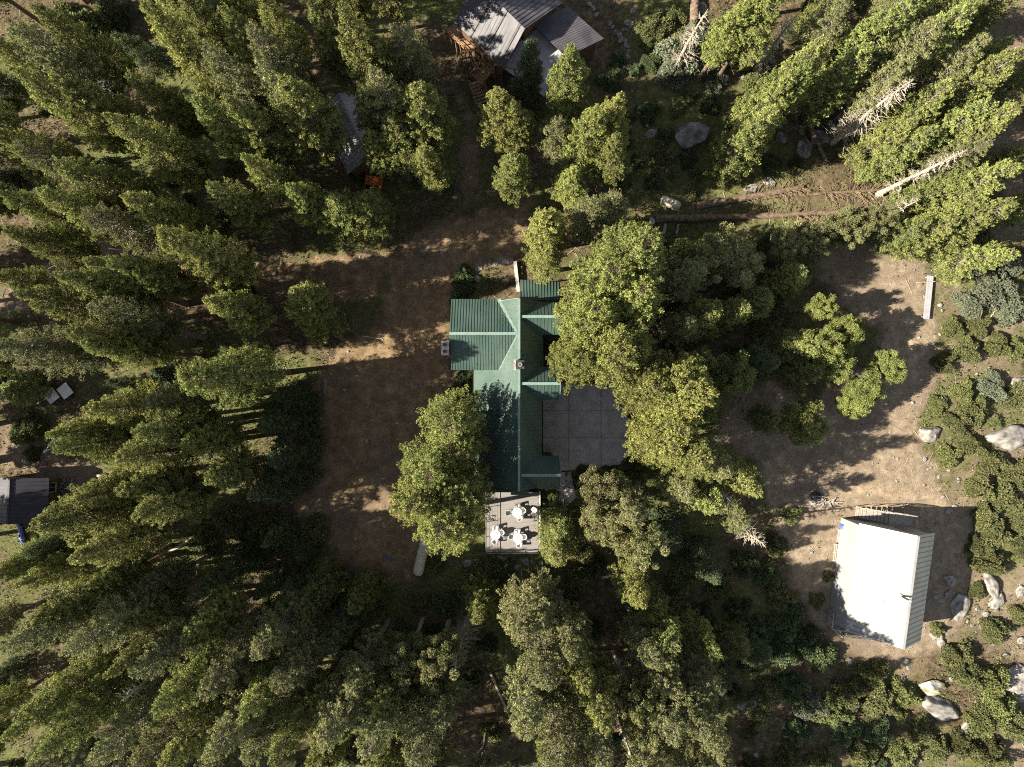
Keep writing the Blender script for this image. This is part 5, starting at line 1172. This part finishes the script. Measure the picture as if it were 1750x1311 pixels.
x, y, g_ = G(1113, 380); st = thing('tree_stump', 'cut stump with pale top at the left end of the long dark trunk', 'stump', (x, y, g_))
MB().lathe([(.52, -.2), (.40, .1), (.36, .5)], 16).build('stump_bark', M['logwood'], st); MB().lathe([(.34, .49), (.34, .51), (.02, .515)], 16).build('cut_face', M['deadwood'], st)
for px, py, lab in ((1135, 393, 'weathered plank on the ground below the long dark trunk, left one'), (1157, 394, 'weathered plank on the ground below the long dark trunk, right one')):
    a = G(px-2, py+11, .12); b_ = G(px+2, py-10, .14); tag(MB().beam(a, b_, .28 if px < 1140 else .2, .06).build('plank', M['greytimber']), lab, 'plank')

# long white board by the clearing
a = Vector(G(1587, 472, .38)); b_ = Vector(G(1579, 546, .38)); bn = thing('long_board', 'long white painted board laid along the edge of the dirt clearing', 'board', tuple(a))
o_ = MB(); d_ = (b_-a).normalized(); s_ = Vector((-d_.y, d_.x, 0))
for k in (-.22, 0, .22): o_.beam(s_*k, (b_-a)+s_*k, .20, .05)
o_.build('board', M['whiteboard'], bn)
for k in (.05, .5, .95): p = (b_-a)*k; MB().beam(p-s_*.4+Vector((0, 0, -.13)), p+s_*.4+Vector((0, 0, -.13)), .12, .22).build('trestle', M['greytimber'], bn)
a = G(1562, 484, .46); b_ = G(1594, 482, .46); tag(MB().tube([a, b_], .045, 8).build('wooden_pole', M['deadwood']), 'pale thin pole lying across the top of the long white board', 'pole')
# barrel, pallets, heap
x, y, g_ = G(1438, 899); bl = thing('blue_barrel', 'blue plastic barrel at the upper left corner of the white-roofed building', 'barrel', (x, y, g_))
MB().lathe([(.26, 0), (.29, .06), (.31, .3), (.29, .32), (.31, .55), (.29, .85), (.25, .9)], 20).build('barrel_body', M['bluep'], bl); MB().lathe([(.26, .895), (.26, .92), (.02, .925)], 20).build('lid', M['whiteplastic'], bl)
def pallet(px, py, rot, label, n=6, w_=.9, L=2.0, m='greytimber', z=0):
    x, y, g_ = G(px, py); p_ = thing('pallet', label, 'pallet', (x, y, g_+z), R_(rot)); o_ = MB()
    for i in range(n): u = -w_/2+w_*(i+.5)/n; o_.box(u-.05, u+.05, -L/2, L/2, .12, .15)
    o_.build('slats', M[m], p_); o_ = MB()
    for v_ in (-L/2+.08, 0, L/2-.08): o_.box(-w_/2, w_/2, v_-.05, v_+.05, 0, .12)
    o_.build('bearers', M[m], p_)
pallet(1436, 916, -8, 'grey slatted pallet between the blue barrel and the pale pallet', 7, .8, 1.4)
pallet(1430, 944, -6, 'pale wooden pallet leaning area left of the white-roofed building', 5, .9, 1.9, 'deadwood', .05)
x, y, g_ = G(1400, 856); hp = thing('wood_heap', 'heap of scrap wood and rubble in the tree shade on the dirt clearing', 'scrap heap', (x, y, g_)); o_ = MB()
for i in range(34): a = rnd.uniform(0, 3.14); L = rnd.uniform(.3, .9); cx_, cy_ = rnd.gauss(0, .8), rnd.gauss(0, .22); z = rnd.uniform(.03, .35); o_.beam((cx_-math.cos(a)*L, cy_-math.sin(a)*L*.5, z), (cx_+math.cos(a)*L, cy_+math.sin(a)*L*.5, z+rnd.uniform(-.05, .1)), .09, .05)
o_.build('scrap_wood', M['greytimber'], hp)
x, y, g_ = G(1392, 848); br = thing('grill', 'black metal fire grate at the upper left of the scrap heap', 'fire grate', (x, y, g_)); o_ = MB(); o_.lathe([(.55, 0), (.6, .3), (.55, .3), (.5, .05)], 18); o_.build('ring', M['darkmetal'], br)
o_ = MB()
for i in range(7): o_.beam((-.5+i*.16, -.4, .3), (-.5+i*.16, .4, .3), .025)
o_.build('grate', M['darkmetal'], br)

# ------------------------------------------------------------------ the camp at the left edge
def folding_table(px, py, rot, label):
    x, y, g_ = G(px, py); t_ = thing('folding_table', label, 'table', (x, y, g_), R_(rot)); MB().box(-.62, .62, -.68, .68, .70, .745).build('tabletop', M['whiteplastic'], t_)
    for sx in (-1, 1):
        for sy in (-1, 1): MB().tube([(sx*.44, sy*.48, 0), (sx*.40, sy*.42, .70)], .02, 6).build('leg', M['galv'], t_)
folding_table(96, 676, 38, 'left one of the two white square tables in the sunny grass by the camp')
folding_table(119, 668, 38, 'right one of the two white square tables in the sunny grass by the camp')
x, y, g_ = G(103, 755); tl = thing('utility_trailer', 'small trailer with slate blue cover and white drawbar at the left camp', 'trailer', (x, y, g_), R_(-52))
MB().box(-.55, .55, -.05, 1.25, .4, .75).build('trailer_box', M['galv'], tl); MB().box(-.6, .6, -.1, 1.3, .753, .80).build('cover', M['navy'], tl)
MB().beam((-.45, -.06, .45), (0, -1.6, .42), .07).beam((.45, -.06, .45), (0, -1.6, .42), .07).build('drawbar', M['whiteplastic'], tl); MB().lathe([(.16, .3), (.18, .45), (.1, .55)], 12, (0, -1.65, 0)).build('hitch', M['whiteplastic'], tl)
for s_ in (-1, 1): MB().lathe([(.18, -.08), (.27, -.07), (.27, .07), (.18, .08)], 16, (s_*.66, .6, .27), Matrix.Rotation(math.pi/2, 3, 'Y')).build('wheel', M['rubber'], tl)
x, y, g_ = G(38, 914); ky = thing('kayak', 'blue kayak with red ends lying below the dark-roofed shed', 'kayak', (x, y, g_), R_(10)); vs = []; fs = []
for i in range(13):
    k = -1+2*i/12; wd = .30*(1-abs(k)**2.4)+.015; yy = k*1.45; up_ = .10*abs(k)**2
    for u, z in ((-wd, .20+up_), (-wd*.6, .03), (wd*.6, .03), (wd, .20+up_), (0, .30+up_)): vs.append((u, yy, z))
for i in range(12):
    for k in range(5): k2 = (k+1) % 5; fs.append((i*5+k, i*5+k2, (i+1)*5+k2, (i+1)*5+k))
hull = MB().add(vs, fs+[(4, 3, 2, 1, 0), (60, 61, 62, 63, 64)]).build('hull', M['bluep'], ky)
MB().lathe([(.22, .285), (.22, .325), (.17, .325), (.15, .29)], 16).build('cockpit_rim', M['darkmetal'], ky)
for s_ in (-1, 1): MB().add([(-.06, s_*1.26, .36), (.06, s_*1.26, .36), (0, s_*1.56, .44), (0, s_*1.30, .22)], [(0, 1, 2), (0, 2, 3), (1, 3, 2), (0, 3, 1)]).build('bow_cap', M['red'], ky)
x, y, g_ = G(181, 823); pt = thing('picnic_table', 'grey picnic table in the shade right of the camp fire ring', 'picnic table', (x, y, g_), R_(-5))
o_ = MB()
for i in range(4): o_.box(-.75, .75, -.30+i*.155, -.30+i*.155+.14, .72, .76)
o_.build('tabletop', M['greytimber'], pt)
for s_ in (-1, 1): MB().box(-.75, .75, s_*.62-.13, s_*.62+.13, .42, .46).build('bench', M['greytimber'], pt); MB().beam((s_*.55, -.65, 0), (s_*.55, .2, .72), .08).beam((s_*.55, .65, 0), (s_*.55, -.2, .72), .08).build('leg_frame', M['greytimber'], pt)
x, y, g_ = G(119, 832); fp = thing('fire_ring', 'black fire ring with a pale log across it on the camp dirt', 'fire ring', (x, y, g_))
o_ = MB()
for k in range(12): a = k*math.pi/6; o_.lathe([(.16, -.05), (.2, .1), (.12, .22), (.02, .25)], 7, (math.cos(a)*.8, math.sin(a)*.8, 0))
o_.build('ring_stones', M['darkrock'], fp); MB().lathe([(.7, .01), (.68, .03), (.02, .05)], 20).build('ash_bed', M['ash'], fp); MB().tube([(-.4, -.15, .14), (.45, .0, .16)], .07, 8).build('log_piece', M['deadwood'], fp)
x, y, g_ = G(215, 432); sf = thing('swing_frame', 'white and red-brown wooden swing frame standing on the shaded track', 'swing frame', (x, y, g_), R_(-8))
for s_, m_ in ((-1, 'timber'), (1, 'whiteboard')):
    MB().beam((s_*.75, -.6, 0), (s_*.65, 0, 1.9), .09).beam((s_*.75, .6, 0), (s_*.65, 0, 1.9), .09).beam((s_*.72, -.35, .9), (s_*.72, .35, .9), .07).build('side_frame', M[m_], sf)
MB().beam((-.75, 0, 1.93), (.75, 0, 1.93), .09).build('top_bar', M['whiteboard'], sf); MB().beam((-.5, 0, .5), (.5, 0, .5), .35, .05).build('seat', M['timber'], sf)
MB().tube([(-.45, 0, .52), (-.45, 0, 1.9)], .012, 5).tube([(.45, 0, .52), (.45, 0, 1.9)], .012, 5).build('rope', M['deadwood'], sf)
x, y, g_ = G(275, 421); po = thing('utility_pole', 'dark utility pole leaning out over the shaded track, with small white insulators', 'utility pole', (x, y, g_))
MB().tube([(0, 0, -.5), (0, 0, 9.8)], [.19, .13], 10).build('pole', M['bark'], po); MB().beam((-.5, -.9, 8.9), (.5, .9, 8.9), .1, .12).build('cross_arm', M['timber'], po)
for k in (-.95, -.4, .4, .95): MB().lathe([(.05, 8.96), (.07, 9.05), (.03, 9.16)], 8, (k*.5, k*.85, 0)).build('insulator', M['whiteplastic'], po)
MB().lathe([(.10, 5.0), (.14, 5.1), (.14, 5.4), (.08, 5.5)], 10, (.24, .0, 0)).build('meter_box', M['frame'], po)
pb = Vector((x, y, g_))
def wire(a, b_, sag, lab):
    a = Vector(a); b_ = Vector(b_); pts = [a.lerp(b_, i/14)-Vector((0, 0, sag*4*(i/14)*(1-i/14))) for i in range(15)]; tag(MB().tube(pts, .022, 5).build('overhead_wire', M['galv']), lab, 'wire')
wire(pb+Vector((.2, 0, 5.3)), W(330, 455, 2.5), .3, 'thin guy wire running right from the utility pole')
wire(W(-40, 512, 7.5), pb+Vector((-.45, -.8, 9.1)), .8, 'upper overhead wire crossing the track at the left edge')
wire(W(-40, 545, 7.5), W(170, 488, 8.0), .5, 'lower overhead wire crossing the track at the left edge')
# small blue tarp scrap on the yard
x, y, g_ = G(665, 953); o_ = MB(); o_.add([(-.25, -.15, .03), (.2, -.2, .06), (.28, .12, .03), (0, .22, .10), (-.22, .15, .03), (.0, 0, .16)], [(0, 1, 5), (1, 2, 5), (2, 3, 5), (3, 4, 5), (4, 0, 5), (4, 3, 2, 1, 0)])
o_ = o_.build('tarp_scrap', M['bluep'], None, loc=(x, y, g_)); tag(o_, 'crumpled blue scrap on the gravel left of the long cream tank', 'scrap')
